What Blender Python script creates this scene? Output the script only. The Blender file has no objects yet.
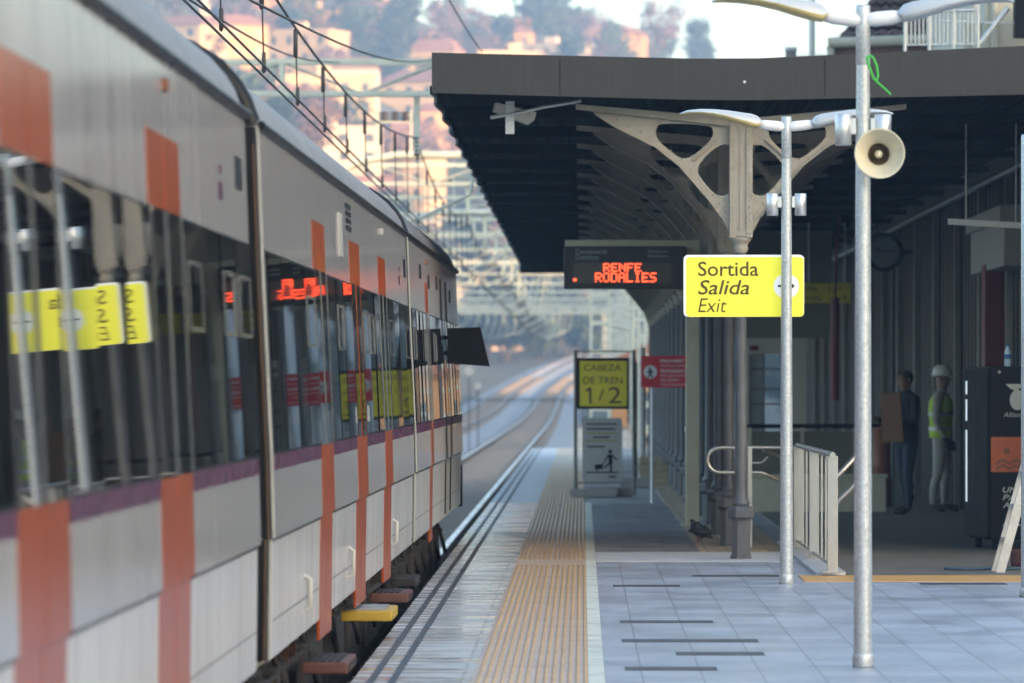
import bpy, bmesh, math, random
from mathutils import Vector, Matrix, noise
R = math.radians
rnd = random.Random(7)
S = bpy.context.scene
COL = S.collection
DS = 1.33            # metres of real depth per unit of measured depth
FPX = 4000 * DS      # focal length in picture widths of 1024
PX0, PY0, EYE = 582.0, 384.0, 1.6

def W(x, y, D):
    """Surveyed point of the place: bearing read from the photograph, distance D from the ground."""
    s = D / 4000.0
    return Vector(((x - PX0) * s, D * DS, EYE + (PY0 - y) * s))
def XS(x, D): return (x - PX0) * D / 4000.0
def ZS(y, D): return EYE + (PY0 - y) * D / 4000.0
def sm(t):
    t = max(0.0, min(1.0, t)); return t * t * (3 - 2 * t)

# ------------------------------------------------------------------ materials
def M(name, col, rough=.55, metal=0.0, var=.18, scale=4.0, bump=0.0, bscale=40.0, stretch=(1, 1, 1), emis=None,
      dirt=None, dirt_amt=.5, dirt_scale=3.0, dirt_stretch=(1, 1, 1), rvar=.12, spec=.5, objvar=0.0, coat=0.0):
    m = bpy.data.materials.new(name); m.use_nodes = True
    nt = m.node_tree; N = nt.nodes; L = nt.links
    b = N['Principled BSDF']
    b.inputs['Metallic'].default_value = metal
    b.inputs['Specular IOR Level'].default_value = spec
    b.inputs['Coat Weight'].default_value = coat
    tc = N.new('ShaderNodeTexCoord')
    def noise_(sc, st, det=5):
        mp = N.new('ShaderNodeMapping'); mp.inputs['Scale'].default_value = st
        L.new(tc.outputs['Object'], mp.inputs['Vector'])
        n = N.new('ShaderNodeTexNoise'); n.inputs['Scale'].default_value = sc; n.inputs['Detail'].default_value = det
        n.inputs['Roughness'].default_value = .62
        L.new(mp.outputs[0], n.inputs['Vector']); return n
    n1 = noise_(scale, stretch)
    rp = N.new('ShaderNodeValToRGB')
    c = Vector(col)
    rp.color_ramp.elements[0].position = .3; rp.color_ramp.elements[1].position = .7
    rp.color_ramp.elements[0].color = (*[max(0, k * (1 - var)) for k in c], 1)
    rp.color_ramp.elements[1].color = (*[min(1, k * (1 + var)) for k in c], 1)
    L.new(n1.outputs['Fac'], rp.inputs['Fac'])
    out = rp.outputs['Color']
    if dirt is not None:
        n2 = noise_(dirt_scale, dirt_stretch, 7)
        r2 = N.new('ShaderNodeValToRGB'); r2.color_ramp.elements[0].position = .48; r2.color_ramp.elements[1].position = .72
        L.new(n2.outputs['Fac'], r2.inputs['Fac'])
        mu = N.new('ShaderNodeMath'); mu.operation = 'MULTIPLY'; mu.inputs[1].default_value = dirt_amt
        L.new(r2.outputs['Color'], mu.inputs[0])
        mx = N.new('ShaderNodeMix'); mx.data_type = 'RGBA'; mx.inputs['B'].default_value = (*dirt, 1)
        L.new(mu.outputs[0], mx.inputs['Factor']); L.new(out, mx.inputs['A']); out = mx.outputs['Result']
    if objvar:
        oi = N.new('ShaderNodeObjectInfo'); hs = N.new('ShaderNodeHueSaturation')
        mr = N.new('ShaderNodeMapRange'); mr.inputs['To Min'].default_value = 1 - objvar; mr.inputs['To Max'].default_value = 1 + objvar
        L.new(oi.outputs['Random'], mr.inputs['Value']); L.new(mr.outputs[0], hs.inputs['Value']); L.new(out, hs.inputs['Color']); out = hs.outputs[0]
    L.new(out, b.inputs['Base Color'])
    mr = N.new('ShaderNodeMapRange'); mr.inputs['To Min'].default_value = max(.02, rough - rvar * rough * 2); mr.inputs['To Max'].default_value = min(1, rough + rvar * rough * 2)
    L.new(n1.outputs['Fac'], mr.inputs['Value']); L.new(mr.outputs[0], b.inputs['Roughness'])
    if bump:
        n3 = noise_(bscale, stretch)
        bp = N.new('ShaderNodeBump'); bp.inputs['Strength'].default_value = bump; bp.inputs['Distance'].default_value = .01
        L.new(n3.outputs['Fac'], bp.inputs['Height']); L.new(bp.outputs[0], b.inputs['Normal'])
    if emis:
        b.inputs['Emission Color'].default_value = (*emis[0], 1); b.inputs['Emission Strength'].default_value = emis[1]
    return m

def tile_mat(name, col, joint, tw, th, rough=.5, var=.12, mortar=.006, shift=0.0, wet=0.0, wst=(1, .35, 1)):
    m = bpy.data.materials.new(name); m.use_nodes = True
    nt = m.node_tree; N = nt.nodes; L = nt.links; b = N['Principled BSDF']
    tc = N.new('ShaderNodeTexCoord')
    br = N.new('ShaderNodeTexBrick'); br.offset = shift; br.squash = 1
    br.inputs['Scale'].default_value = 1; br.inputs['Brick Width'].default_value = tw; br.inputs['Row Height'].default_value = th
    br.inputs['Mortar Size'].default_value = mortar; br.inputs['Mortar Smooth'].default_value = .1
    c = Vector(col)
    br.inputs['Color1'].default_value = (*(c * (1 - var)), 1); br.inputs['Color2'].default_value = (*(c * (1 + var)), 1)
    br.inputs['Mortar'].default_value = (*joint, 1)
    L.new(tc.outputs['Object'], br.inputs['Vector'])
    n = N.new('ShaderNodeTexNoise'); n.inputs['Scale'].default_value = .9; n.inputs['Detail'].default_value = 7
    L.new(tc.outputs['Object'], n.inputs['Vector'])
    mr = N.new('ShaderNodeMapRange'); mr.inputs['From Min'].default_value = .3; mr.inputs['From Max'].default_value = .7
    mr.inputs['To Min'].default_value = .78; mr.inputs['To Max'].default_value = 1.1
    L.new(n.outputs['Fac'], mr.inputs['Value'])
    mx = N.new('ShaderNodeMix'); mx.data_type = 'RGBA'; mx.blend_type = 'MULTIPLY'; mx.inputs['Factor'].default_value = 1
    cb = N.new('ShaderNodeCombineColor')
    for k in range(3): L.new(mr.outputs[0], cb.inputs[k])
    L.new(br.outputs['Color'], mx.inputs['A']); L.new(cb.outputs[0], mx.inputs['B'])
    L.new(mx.outputs['Result'], b.inputs['Base Color'])
    n2 = N.new('ShaderNodeTexNoise'); n2.inputs['Scale'].default_value = 2.2; n2.inputs['Detail'].default_value = 6
    mp = N.new('ShaderNodeMapping'); mp.inputs['Scale'].default_value = wst
    L.new(tc.outputs['Object'], mp.inputs['Vector']); L.new(mp.outputs[0], n2.inputs['Vector'])
    r2 = N.new('ShaderNodeMapRange'); r2.inputs['From Min'].default_value = .38; r2.inputs['From Max'].default_value = .62
    r2.inputs['To Min'].default_value = max(.08, rough - wet); r2.inputs['To Max'].default_value = rough + .08
    L.new(n2.outputs['Fac'], r2.inputs['Value']); L.new(r2.outputs[0], b.inputs['Roughness'])
    bp = N.new('ShaderNodeBump'); bp.inputs['Strength'].default_value = .25; bp.inputs['Distance'].default_value = .004; bp.invert = True
    L.new(br.outputs['Fac'], bp.inputs['Height']); L.new(bp.outputs[0], b.inputs['Normal'])
    return m

grime = (.10, .085, .07)
MT = {}
def mk(k, *a, **kw): MT[k] = M(k, *a, **kw)
mk('train_grey', (.47, .455, .44), .13, .0, .05, 1.2, stretch=(1, 2.5, .4), dirt=(.25, .24, .23), dirt_amt=.5, dirt_scale=1.6, dirt_stretch=(1, 2.2, .22), spec=.35)
mk('train_low', (.63, .62, .60), .18, .0, .05, 1.2, stretch=(1, 2, .4), dirt=(.36, .33, .29), dirt_amt=.55, dirt_scale=1.8, dirt_stretch=(1, 2.6, .3), spec=.4)
mk('train_cream', (.50, .48, .42), .4, 0, .1)
mk('train_orange', (.37, .060, .007), .24, 0, .04, .8, rvar=.05, spec=.3)
mk('train_purple', (.10, .022, .065), .28, 0, .15, 4)
mk('train_glass', (.010, .010, .011), .012, 0, .2, 2, spec=.4, rvar=.3)
mk('train_black', (.009, .009, .010), .45, 0, .2, spec=.25)
mk('train_post', (.17, .175, .18), .25, .5, .12, stretch=(1, 1, .3))
mk('train_roof', (.20, .20, .205), .55, .0, .2, 1.5, stretch=(1, .6, 1), dirt=(.1, .1, .1), dirt_amt=.6, dirt_scale=1.3, dirt_stretch=(3, 2.2, 1))
mk('rust', (.10, .055, .028), .8, 0, .3, 8)
mk('under', (.028, .024, .021), .85, 0, .3, 6)
mk('step', (.13, .055, .04), .6, .2, .25, 9)
mk('step_yellow', (.52, .34, .03), .45, 0, .15, 9)
mk('step_metal', (.42, .42, .40), .35, .7, .15, 12)
mk('galv', (.56, .585, .585), .40, .5, .24, 55, rvar=.2, bump=.1, bscale=120)
mk('spot', (.62, .63, .64), .3, .75, .08, 20)
mk('lamp_shell', (.56, .57, .57), .42, .1, .06, 5)
mk('lamp_diffuser', (.62, .5, .2), .4, 0, .1)
mk('horn', (.80, .72, .52), .45, 0, .08, 9, dirt=(.5, .42, .24), dirt_amt=.4, dirt_scale=9)
mk('horn_throat', (.09, .055, .02), .7, 0, .4, 30)
mk('green_tie', (.05, .55, .06), .4, 0, .1)
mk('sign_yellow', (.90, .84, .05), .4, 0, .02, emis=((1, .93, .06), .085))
mk('sign_yellow2', (.80, .66, .03), .45, 0, .08)
mk('white', (.85, .85, .84), .45, 0, .05)
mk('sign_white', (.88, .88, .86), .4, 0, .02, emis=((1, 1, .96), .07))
mk('letter', (.10, .065, .008), .5, 0, .1)
mk('black', (.008, .008, .009), .6, 0, .2, spec=.12)
mk('led', (.3, .01, .01), .5, 0, 0, emis=((1, .07, .02), 1.3))
mk('led_glass', (.075, .066, .05), .3, 0, .1)
mk('display_case', (.018, .019, .022), .4, 0, .2)
mk('grey_text', (.42, .48, .46), .6, 0, .1)
mk('beige_steel', (.70, .65, .47), .5, 0, .09, 3, bump=.05)
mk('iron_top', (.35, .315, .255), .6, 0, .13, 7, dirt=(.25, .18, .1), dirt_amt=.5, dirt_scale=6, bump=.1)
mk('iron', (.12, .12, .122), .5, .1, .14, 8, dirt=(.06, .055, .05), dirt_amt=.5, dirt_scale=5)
mk('fascia', (.022, .019, .015), .5, .0, .12, 1.2, stretch=(1, 1, .6), dirt=(.04, .04, .04), dirt_amt=.5, dirt_scale=4, dirt_stretch=(6, 1, .3))
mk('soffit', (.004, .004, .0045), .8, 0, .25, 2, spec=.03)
mk('zinc', (.30, .32, .34), .4, .6, .12, 12)
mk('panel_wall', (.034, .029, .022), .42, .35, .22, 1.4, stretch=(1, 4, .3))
mk('mullion', (.2, .2, .19), .35, .6, .15, 3)
mk('cream_wall', (.60, .56, .44), .75, 0, .07, 2, dirt=(.42, .38, .3), dirt_amt=.3)
mk('roof_tile', (.16, .085, .075), .8, 0, .45, 5, bump=.5, bscale=18)
mk('sand', (.40, .33, .20), .8, 0, .15, 5, bump=.1)
mk('concrete', (.34, .33, .31), .7, 0, .14, 3, bump=.12, dirt=(.2, .19, .17), dirt_amt=.5, dirt_scale=1.7)
mk('concrete_dark', (.17, .155, .125), .6, 0, .22, 1.6, bump=.1, dirt=(.10, .095, .085), dirt_amt=.6, dirt_scale=2.6)
mk('concrete_pale', (.62, .62, .61), .55, 0, .1, 3, bump=.1, dirt=(.32, .32, .31), dirt_amt=.4, dirt_scale=2)
mk('olive', (.20, .185, .13), .55, 0, .12, 2)
mk('steel', (.46, .44, .40), .38, .8, .1, 12, stretch=(3, 3, .5), rvar=.3)
mk('rail_head', (.55, .56, .58), .28, .9)
mk('rail', (.075, .05, .035), .8, .0, .2, 3, stretch=(1, .2, 1))
mk('sleeper', (.27, .235, .20), .85, 0, .2, 5)
mk('ballast_grey', (.32, .335, .345), .9, 0, .4, 7, bump=.9, bscale=22, dirt=(.20, .20, .20), dirt_amt=.6, dirt_scale=.4)
mk('ballast', (.60, .53, .47), .9, 0, .35, 9, bump=.9, bscale=22, dirt=(.36, .30, .26), dirt_amt=.6, dirt_scale=.5)
mk('earth', (.09, .085, .06), .95, 0, .35, .08, dirt=(.06, .075, .035), dirt_amt=.9, dirt_scale=.05)
mk('tactile', (.66, .40, .16), .42, 0, .2, 7, dirt=(.33, .22, .13), dirt_amt=.6, dirt_scale=2.5)
mk('tactile_base', (.60, .45, .34), .4, 0, .16, 5, dirt=(.3, .2, .13), dirt_amt=.5, dirt_scale=1.8)
mk('groove', (.05, .05, .055), .55, 0, .3, 4)
mk('slot', (.055, .05, .052), .6, 0, .4, 9, dirt=(.2, .19, .18), dirt_amt=.4, dirt_scale=7)
mk('line_white', (.74, .75, .62), .5, 0, .12, 5, dirt=(.3, .27, .2), dirt_amt=.6, dirt_scale=3)
mk('orange_kerb', (.66, .36, .12), .5, 0, .12, 5)
mk('mast', (.50, .55, .48), .5, .1, .12, 2, dirt=(.3, .27, .2), dirt_amt=.35)
mk('wire', (.045, .043, .042), .5, .3, .1)
mk('insulator', (.035, .022, .02), .3, 0, .2)
mk('red', (.66, .016, .03), .4, 0, .08)
mk('dark_red', (.16, .006, .006), .5, 0, .1)
mk('sign_grey', (.40, .40, .385), .5, 0, .05)
mk('ochre_line', (.35, .30, .09), .5, 0, .05)
mk('vend_dark', (.012, .010, .009), .6, 0, .15, spec=.2)
mk('vend_orange', (.52, .10, .02), .4, 0, .06)
mk('vend_mark', (.56, .52, .42), .5, 0, .05)
mk('vend_light', (.7, .75, .8), .3, 0, 0, emis=((.75, .9, 1), .16))
mk('bottle', (.55, .68, .75), .12, 0, .05)
mk('blue', (.04, .14, .32), .5, 0, .1)
mk('hose_blue', (.06, .10, .13), .6)
mk('bag_red', (.05, .01, .01), .7)
mk('skin_tone', (.30, .15, .09), .55, 0, .08)
mk('hair', (.018, .014, .012), .6, 0, .2)
mk('jacket', (.018, .018, .024), .85, 0, .25, 8)
mk('jeans', (.028, .038, .065), .85, 0, .25, 9)
mk('hivis', (.45, .62, .03), .7, 0, .1)
mk('reflect', (.6, .6, .58), .35, .2, .05)
mk('work_white', (.42, .40, .35), .85, 0, .12, 9)
mk('work_sleeve', (.36, .33, .28), .85, 0, .12, 9)
mk('glove', (.02, .02, .02), .7, 0, .2)
mk('boot', (.05, .04, .03), .7, 0, .2)
mk('helmet', (.74, .73, .66), .35, 0, .04)
mk('cardboard', (.28, .15, .075), .8, 0, .1, 5)
mk('cone_orange', (.24, .08, .03), .6, 0, .1)
mk('pigeon', (.035, .038, .045), .6, 0, .35, 30)
mk('pigeon_leg', (.30, .08, .06), .6)
mk('clock_face', (.30, .33, .33), .4, 0, .05)
mk('paint_white', (.62, .60, .54), .5, 0, .1, 8, dirt=(.3, .25, .18), dirt_amt=.4, dirt_scale=12)
mk('house_cream', (.54, .36, .19), .85, 0, .08, .3, objvar=.15)
mk('house_white', (.60, .47, .34), .85, 0, .06, .3, objvar=.12)
mk('house_ochre', (.56, .28, .11), .85, 0, .08, .3, objvar=.2)
mk('house_roof', (.30, .13, .08), .85, 0, .25, .6, objvar=.2)
mk('house_pane', (.05, .055, .065), .15, 0, .2)
mk('bark', (.10, .075, .055), .9, 0, .2)
mk('leaf_green', (.055, .075, .035), .8, 0, .45, .9, objvar=.35)
mk('leaf_mauve', (.15, .085, .085), .85, 0, .4, .9, objvar=.3)
mk('leaf_rust', (.20, .095, .04), .85, 0, .4, .9, objvar=.3)
mk('leaf_dark', (.028, .045, .035), .85, 0, .4, .9, objvar=.3)
mk('cabinet', (.50, .51, .50), .5, 0, .08)
mk('mesh_wire', (.22, .23, .23), .5, .5, .1)
MT['paving'] = tile_mat('paving', (.41, .435, .475), (.21, .22, .24), .33, .53, rough=.42, wet=.1, mortar=.005)
MT['paving_shade'] = tile_mat('paving_shade', (.24, .24, .245), (.15, .15, .155), .4, .8, rough=.5, wet=.1)  # different tile, with the canopy's shade put into its darker grey
MT['paving_beige'] = tile_mat('paving_beige', (.48, .36, .23), (.2, .16, .12), .2, .27, rough=.6)
MT['edge'] = tile_mat('edge', (.50, .505, .50), (.32, .32, .32), .65, .9, rough=.30, wet=.2, mortar=.008, wst=(.45, 1.5, 1))

# ------------------------------------------------------------------ mesh helper
class MB:
    def __init__(self): self.v, self.f, self.mi, self.sm = [], [], [], []
    def add(self, vs, fs, mi=0, smooth=False):
        o = len(self.v); self.v += [tuple(p) for p in vs]
        for f in fs: self.f.append([i + o for i in f]); self.mi.append(mi); self.sm.append(smooth)
        return self
    def box(self, x0, x1, y0, y1, z0, z1, mi=0, bev=0.0):
        if x0 > x1: x0, x1 = x1, x0
        if y0 > y1: y0, y1 = y1, y0
        if z0 > z1: z0, z1 = z1, z0
        if bev:
            bm = bmesh.new(); bmesh.ops.create_cube(bm, size=1)
            for q in bm.verts: q.co = Vector(((x0 + x1) / 2 + q.co.x * (x1 - x0), (y0 + y1) / 2 + q.co.y * (y1 - y0), (z0 + z1) / 2 + q.co.z * (z1 - z0)))
            bmesh.ops.bevel(bm, geom=list(bm.edges), offset=bev, segments=2, affect='EDGES', profile=.6)
            return self.bm(bm, mi)
        v = [(x0, y0, z0), (x1, y0, z0), (x1, y1, z0), (x0, y1, z0), (x0, y0, z1), (x1, y0, z1), (x1, y1, z1), (x0, y1, z1)]
        return self.add(v, [(0, 3, 2, 1), (4, 5, 6, 7), (0, 1, 5, 4), (1, 2, 6, 5), (2, 3, 7, 6), (3, 0, 4, 7)], mi)
    def bm(self, bm, mi=0, smooth=False, mat=None):
        bm.verts.ensure_lookup_table(); bm.verts.index_update()
        vs = [(mat @ q.co) if mat else q.co.copy() for q in bm.verts]
        self.add(vs, [[q.index for q in f.verts] for f in bm.faces], mi, smooth); bm.free(); return self
    def mesh(self, me, mi=0, mat=None, smooth=False):
        vs = [(mat @ q.co) if mat else q.co.copy() for q in me.vertices]
        return self.add(vs, [list(p.vertices) for p in me.polygons], mi, smooth)
    def tube(self, pts, r, n=10, mi=0, r1=None, caps=True):
        pts = [Vector(p) for p in pts]; k = len(pts); vs, fs = [], []
        prev = None
        for i, p in enumerate(pts):
            t = ((pts[min(i + 1, k - 1)] - pts[max(i - 1, 0)])).normalized()
            if prev is None: a = t.orthogonal().normalized()
            else: a = (prev - t * prev.dot(t)).normalized()
            prev = a; b = t.cross(a)
            rr = r if r1 is None else r + (r1 - r) * i / (k - 1)
            for j in range(n):
                th = 2 * math.pi * j / n; vs.append(p + (a * math.cos(th) + b * math.sin(th)) * rr)
        for i in range(k - 1):
            for j in range(n):
                fs.append((i * n + j, i * n + (j + 1) % n, (i + 1) * n + (j + 1) % n, (i + 1) * n + j))
        self.add(vs, fs, mi, True)
        if caps:
            self.add(vs[:n], [list(range(n))[::-1]], mi); self.add(vs[-n:], [list(range(n))], mi)
        return self
    def lathe(self, prof, c=(0, 0, 0), n=24, mi=0, axis='z', smooth=True, rot=0.0):
        vs, fs = [], []; c = Vector(c); k = len(prof)
        for (r, h) in prof:
            for j in range(n):
                th = 2 * math.pi * j / n + rot; a, b = r * math.cos(th), r * math.sin(th)
                vs.append(c + (Vector((a, b, h)) if axis == 'z' else Vector((a, h, b)) if axis == 'y' else Vector((h, a, b))))
        for i in range(k - 1):
            for j in range(n): fs.append((i * n + j, i * n + (j + 1) % n, (i + 1) * n + (j + 1) % n, (i + 1) * n + j))
        return self.add(vs, fs, mi, smooth)
    def prism_y(self, poly, y0, y1, mi=0):
        n = len(poly); vs = [(p[0], y0, p[1]) for p in poly] + [(p[0], y1, p[1]) for p in poly]
        fs = [list(range(n)), list(range(2 * n - 1, n - 1, -1))] + [((i + 1) % n, i, n + i, n + (i + 1) % n) for i in range(n)]
        return self.add(vs, fs, mi)
    def disc_y(self, cx, cz, r, y0, y1, mi=0, n=28, sx=1.0):
        return self.prism_y([(cx + sx * r * math.cos(2 * math.pi * i / n), cz + r * math.sin(2 * math.pi * i / n)) for i in range(n)], y0, y1, mi)
    def ball(self, c, r, mi=0, sub=2, sc=(1, 1, 1)):
        bm = bmesh.new(); bmesh.ops.create_icosphere(bm, subdivisions=sub, radius=r)
        for q in bm.verts: q.co = Vector((q.co.x * sc[0] + c[0], q.co.y * sc[1] + c[1], q.co.z * sc[2] + c[2]))
        return self.bm(bm, mi, True)
    def build(self, name, mats, parent=None, loc=None, recalc=True):
        me = bpy.data.meshes.new(name); me.from_pydata(self.v, [], self.f)
        for m in (mats if isinstance(mats, (list, tuple)) else [mats]): me.materials.append(MT[m] if isinstance(m, str) else m)
        me.polygons.foreach_set('material_index', self.mi); me.polygons.foreach_set('use_smooth', self.sm)
        if recalc:
            bm = bmesh.new(); bm.from_mesh(me); bmesh.ops.recalc_face_normals(bm, faces=bm.faces); bm.to_mesh(me); bm.free()
        me.update()
        o = bpy.data.objects.new(name, me); COL.objects.link(o)
        if parent: o.parent = parent
        if loc is not None: o.location = loc
        return o

def thing(name, label, cat, loc=(0, 0, 0), rotz=0.0, group=None):
    o = bpy.data.objects.new(name, None); COL.objects.link(o); o.empty_display_size = .2
    o.location = loc; o.rotation_euler = (0, 0, rotz); o['label'] = label; o['category'] = cat
    if group: o['group'] = group
    return o
def tag(o, label, cat, group=None):
    o['label'] = label; o['category'] = cat
    if group: o['group'] = group
    return o
def struct(name, mb, mat, label=None, loc=None):
    o = mb.build(name, mat, loc=loc); o['kind'] = 'structure'
    if label: o['label'] = label
    return o
def kids(o): return [c for c in bpy.data.objects if c.parent is o]
def dup(o, loc=None, rotz=None, label=None, parent=None, tree=None):
    c = o.copy(); COL.objects.link(c)
    if parent: c.parent = parent
    if loc is not None: c.location = loc
    if rotz is not None: c.rotation_euler = (0, 0, rotz)
    if label: c['label'] = label
    for ch in (tree[o.name] if tree and o.name in tree else kids(o)): dup(ch, parent=c)
    return c

def conv(cu):
    o = bpy.data.objects.new('tmp', cu); COL.objects.link(o)
    dg = bpy.context.evaluated_depsgraph_get(); dg.update()
    me = bpy.data.meshes.new_from_object(o.evaluated_get(dg)); bpy.data.objects.remove(o); return me
def text(mb, s, x0, x1, zb, cap, y, mi=0, shear=0.0, bold=0.0, italic=False):
    """lettering in the XZ plane facing -Y, fitted between x0 and x1, capitals of height cap on the base line zb"""
    cu = bpy.data.curves.new('t', 'FONT'); cu.body = s; cu.size = 1; cu.shear = shear; cu.offset = bold; cu.extrude = .0
    cu.resolution_u = 3
    me = conv(cu)
    xs = [v.co.x for v in me.vertices]
    ref = bpy.data.curves.new('t', 'FONT'); ref.body = 'E'; ref.size = 1; m2 = conv(ref); ch = max(v.co.y for v in m2.vertices)
    a = (x1 - x0) / (max(xs) - min(xs)); c = cap / ch; mn = min(xs)
    vs = [(x0 + (v.co.x - mn) * a, y, zb + v.co.y * c) for v in me.vertices]
    mb.add(vs, [list(p.vertices) for p in me.polygons], mi)
    bpy.data.meshes.remove(me); bpy.data.meshes.remove(m2)
def plate(polys, t):
    """plate with holes from closed outlines (x,z); thickness t along y -> mesh in XZ"""
    cu = bpy.data.curves.new('p', 'CURVE'); cu.dimensions = '2D'; cu.fill_mode = 'BOTH'; cu.extrude = t / 2
    for p in polys:
        sp = cu.splines.new('POLY'); sp.points.add(len(p) - 1); sp.use_cyclic_u = True
        for q, (a, b) in zip(sp.points, p): q.co = (a, b, 0, 1)
    me = conv(cu)
    for v in me.vertices: v.co = Vector((v.co.x, v.co.z, v.co.y))
    return me
def roundpoly(p, it=2):
    for _ in range(it):
        q = []
        for i in range(len(p)):
            a, b = p[i], p[(i + 1) % len(p)]
            q += [(a[0] * .75 + b[0] * .25, a[1] * .75 + b[1] * .25), (a[0] * .25 + b[0] * .75, a[1] * .25 + b[1] * .75)]
        p = q
    return p

# ------------------------------------------------------------------ terrain, tracks
def climb(D):
    d = max(0.0, D - 200)
    return 5.7e-5 * d * d if D < 480 else 5.7e-5 * 280 * 280 + .032 * (min(D, 620) - 480)
def terrain(x, Y):
    D = Y / DS
    z = -1.12 + climb(D)
    n = noise.noise((x * .012, Y * .012, 3.1))
    n2 = noise.noise((x * .05, Y * .05, 7.7))
    ridge = 66 + 45 * sm((-x - 48) / 60) - 12 * sm((x - 40) / 80)
    z += sm((D - 535) / 400) * (ridge + 7 * n) + sm((D - 540) / 60) * 1.5 * n2
    z += sm((-x - 13) / 34) * sm((D - 120) / 110) * (26 + 8 * n) * (1 - .6 * sm((D - 520) / 300))
    z += sm((x - 26) / 40) * sm((D - 130) / 120) * 9 * (1 - .6 * sm((D - 520) / 300))
    z += sm((x - 48) / 60) * (36 + 6 * n) * sm((430 - Y) / 90)  # unseen slope on the right, added to keep sun off station and tracks
    z += sm((-Y - 150) / 150) * 22
    return z
def gx(x0, x1, y0, y1, nx, ny, fn, warpx=1.0):
    xs = [math.copysign(abs(t) ** warpx, t) for t in [-1 + 2 * i / nx for i in range(nx + 1)]]
    xs = [x0 + (x1 - x0) * (t + 1) / 2 for t in xs]
    ys = [y0 + (y1 - y0) * j / ny for j in range(ny + 1)]
    vs = [(x, y, fn(x, y)) for y in ys for x in xs]
    fs = [(j * (nx + 1) + i, j * (nx + 1) + i + 1, (j + 1) * (nx + 1) + i + 1, (j + 1) * (nx + 1) + i) for j in range(ny) for i in range(nx)]
    return vs, fs
g = MB(); vs, fs = gx(-900, 900, -420, 2200, 150, 190, terrain, 1.9); g.add(vs, fs, 0, True)
struct('ground', g, 'earth')

def track_x(D, k):
    c = -2.93 + (-4.25 if k else 0)
    return c + (.0003 * min(D, 60) if not k else 0) + (max(0, D - 325) ** 2) * 1.5e-4 + (.12 if not k else 0)
def rail_z(D): return -.68 + climb(D)
for k in (0, 1):
    root = bpy.data.objects.new('railway_track', None); COL.objects.link(root); root['kind'] = 'structure'
    Ds = [-20 + 4 * i for i in range(150)]
    mb = MB(); vs = []; prof = [(-2.6, -.43), (-.84, -.20), (.84, -.20), (2.6, -.43)]
    for D in Ds:
        for (a, b) in prof: vs.append((track_x(D, k) + a, D * DS, rail_z(D) + b + (.01 if k else 0)))
    mb.add(vs, [(i * 4 + j, i * 4 + j + 1, i * 4 + j + 5, i * 4 + j + 4) for i in range(len(Ds) - 1) for j in range(3)])
    mb.mi = [0 if q % 3 == 1 else 1 for q in range(len(mb.f))]
    mb.build('ballast', ['ballast', 'ballast_grey'], root)
    for sd in (-1, 1):
        mb = MB(); vs = []; pf = [(-.075, -.17), (-.015, -.13), (-.045, -.04), (-.045, 0), (.045, 0), (.045, -.04), (.015, -.13), (.075, -.17)]
        for D in Ds:
            for (a, b) in pf: vs.append((track_x(D, k) + sd * .87 + a, D * DS, rail_z(D) + b))
        mb.add(vs, [(i * 8 + j, i * 8 + j + 1, i * 8 + j + 9, i * 8 + j + 8) for i in range(len(Ds) - 1) for j in range(7)])
        mb.mi = [1 if q % 7 == 3 else 0 for q in range(len(mb.f))]
        mb.build('rail', ['rail', 'rail_head'], root)
    mb = MB()
    for i in range(700):
        Y = 20 + i * .8; D = Y / DS; x = track_x(D, k); z = rail_z(D)
        mb.box(x - 1.3, x + 1.3, Y - .12, Y + .12, z - .3, z - .14)
    mb.build('sleepers', 'sleeper', root)
# timber crossing over both lines
mb = MB(); Yc = 333 * DS
for i in range(9): mb.box(-9.5, -.2, Yc - 1.5 + i * .34, Yc - 1.5 + i * .34 + .3, rail_z(333) - .1, rail_z(333) + .03)
struct('foot_crossing', mb, 'under')

# ------------------------------------------------------------------ platform
EX = -1.21
yF = 100 * DS
p = MB(); p.box(EX, 14, -12, yF, -1.3, -.006); p.box(EX + .06, EX + .2, -12, yF, -1.35, -1.3)
struct('platform', p, 'concrete')
def sheet(name, x0, x1, D0, D1, z, mat, th=.02):
    mb = MB(); mb.box(x0, x1, D0 * DS, D1 * DS, z - th, z); return struct(name, mb, mat)
sheet('platform_edge', EX - .03, -.597, -9, 54, 0.0, 'edge')
sheet('platform_edge_far', EX - .03, -.597, 54.02, 100, 0.0, 'concrete_pale')
for a in (-1.136, -1.019): sheet('edge_groove', a - .02, a + .02, -9, 99, .004, 'groove', .006)
sheet('tactile_base', -.595, .032, -9, 35.4, 0.0, 'tactile_base')
sheet('tactile_plain', -.595, .032, 35.42, 36.3, .004, 'tactile_base')
sheet('tactile_base_far', -.595, .032, 36.32, 100, 0.0, 'tactile_base')
mb = MB()
for i in range(14):
    x = -.573 + i * .0438 + (.012 if i > 6 else 0)
    for (a, b) in ((-9, 35.35), (36.35, 99)):
        y0 = a * DS
        while y0 < b * DS - .01:
            y1 = min(y0 + .598 if y0 > 10 else y0 + 8, b * DS)
            mb.add([(x, y0, .0005), (x + .024, y0, .0005), (x + .019, y0, .006), (x + .005, y0, .006), (x, y1, .0005), (x + .024, y1, .0005), (x + .019, y1, .006), (x + .005, y1, .006)],
                   [(0, 1, 2, 3), (5, 4, 7, 6), (3, 2, 6, 7), (0, 3, 7, 4), (2, 1, 5, 6)])
            y0 = y1 + .004
struct('tactile_ribs', mb, 'tactile')
sheet('white_line', .034, .125, -9, 54, .002, 'line_white')
sheet('paving', .127, 14, -9, 36.0, 0.0, 'paving')
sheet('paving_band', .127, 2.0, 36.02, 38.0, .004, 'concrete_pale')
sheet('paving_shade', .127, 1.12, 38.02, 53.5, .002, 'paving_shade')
sheet('paving_beige', 1.122, 1.95, 38.02, 92, .002, 'paving_beige')
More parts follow.
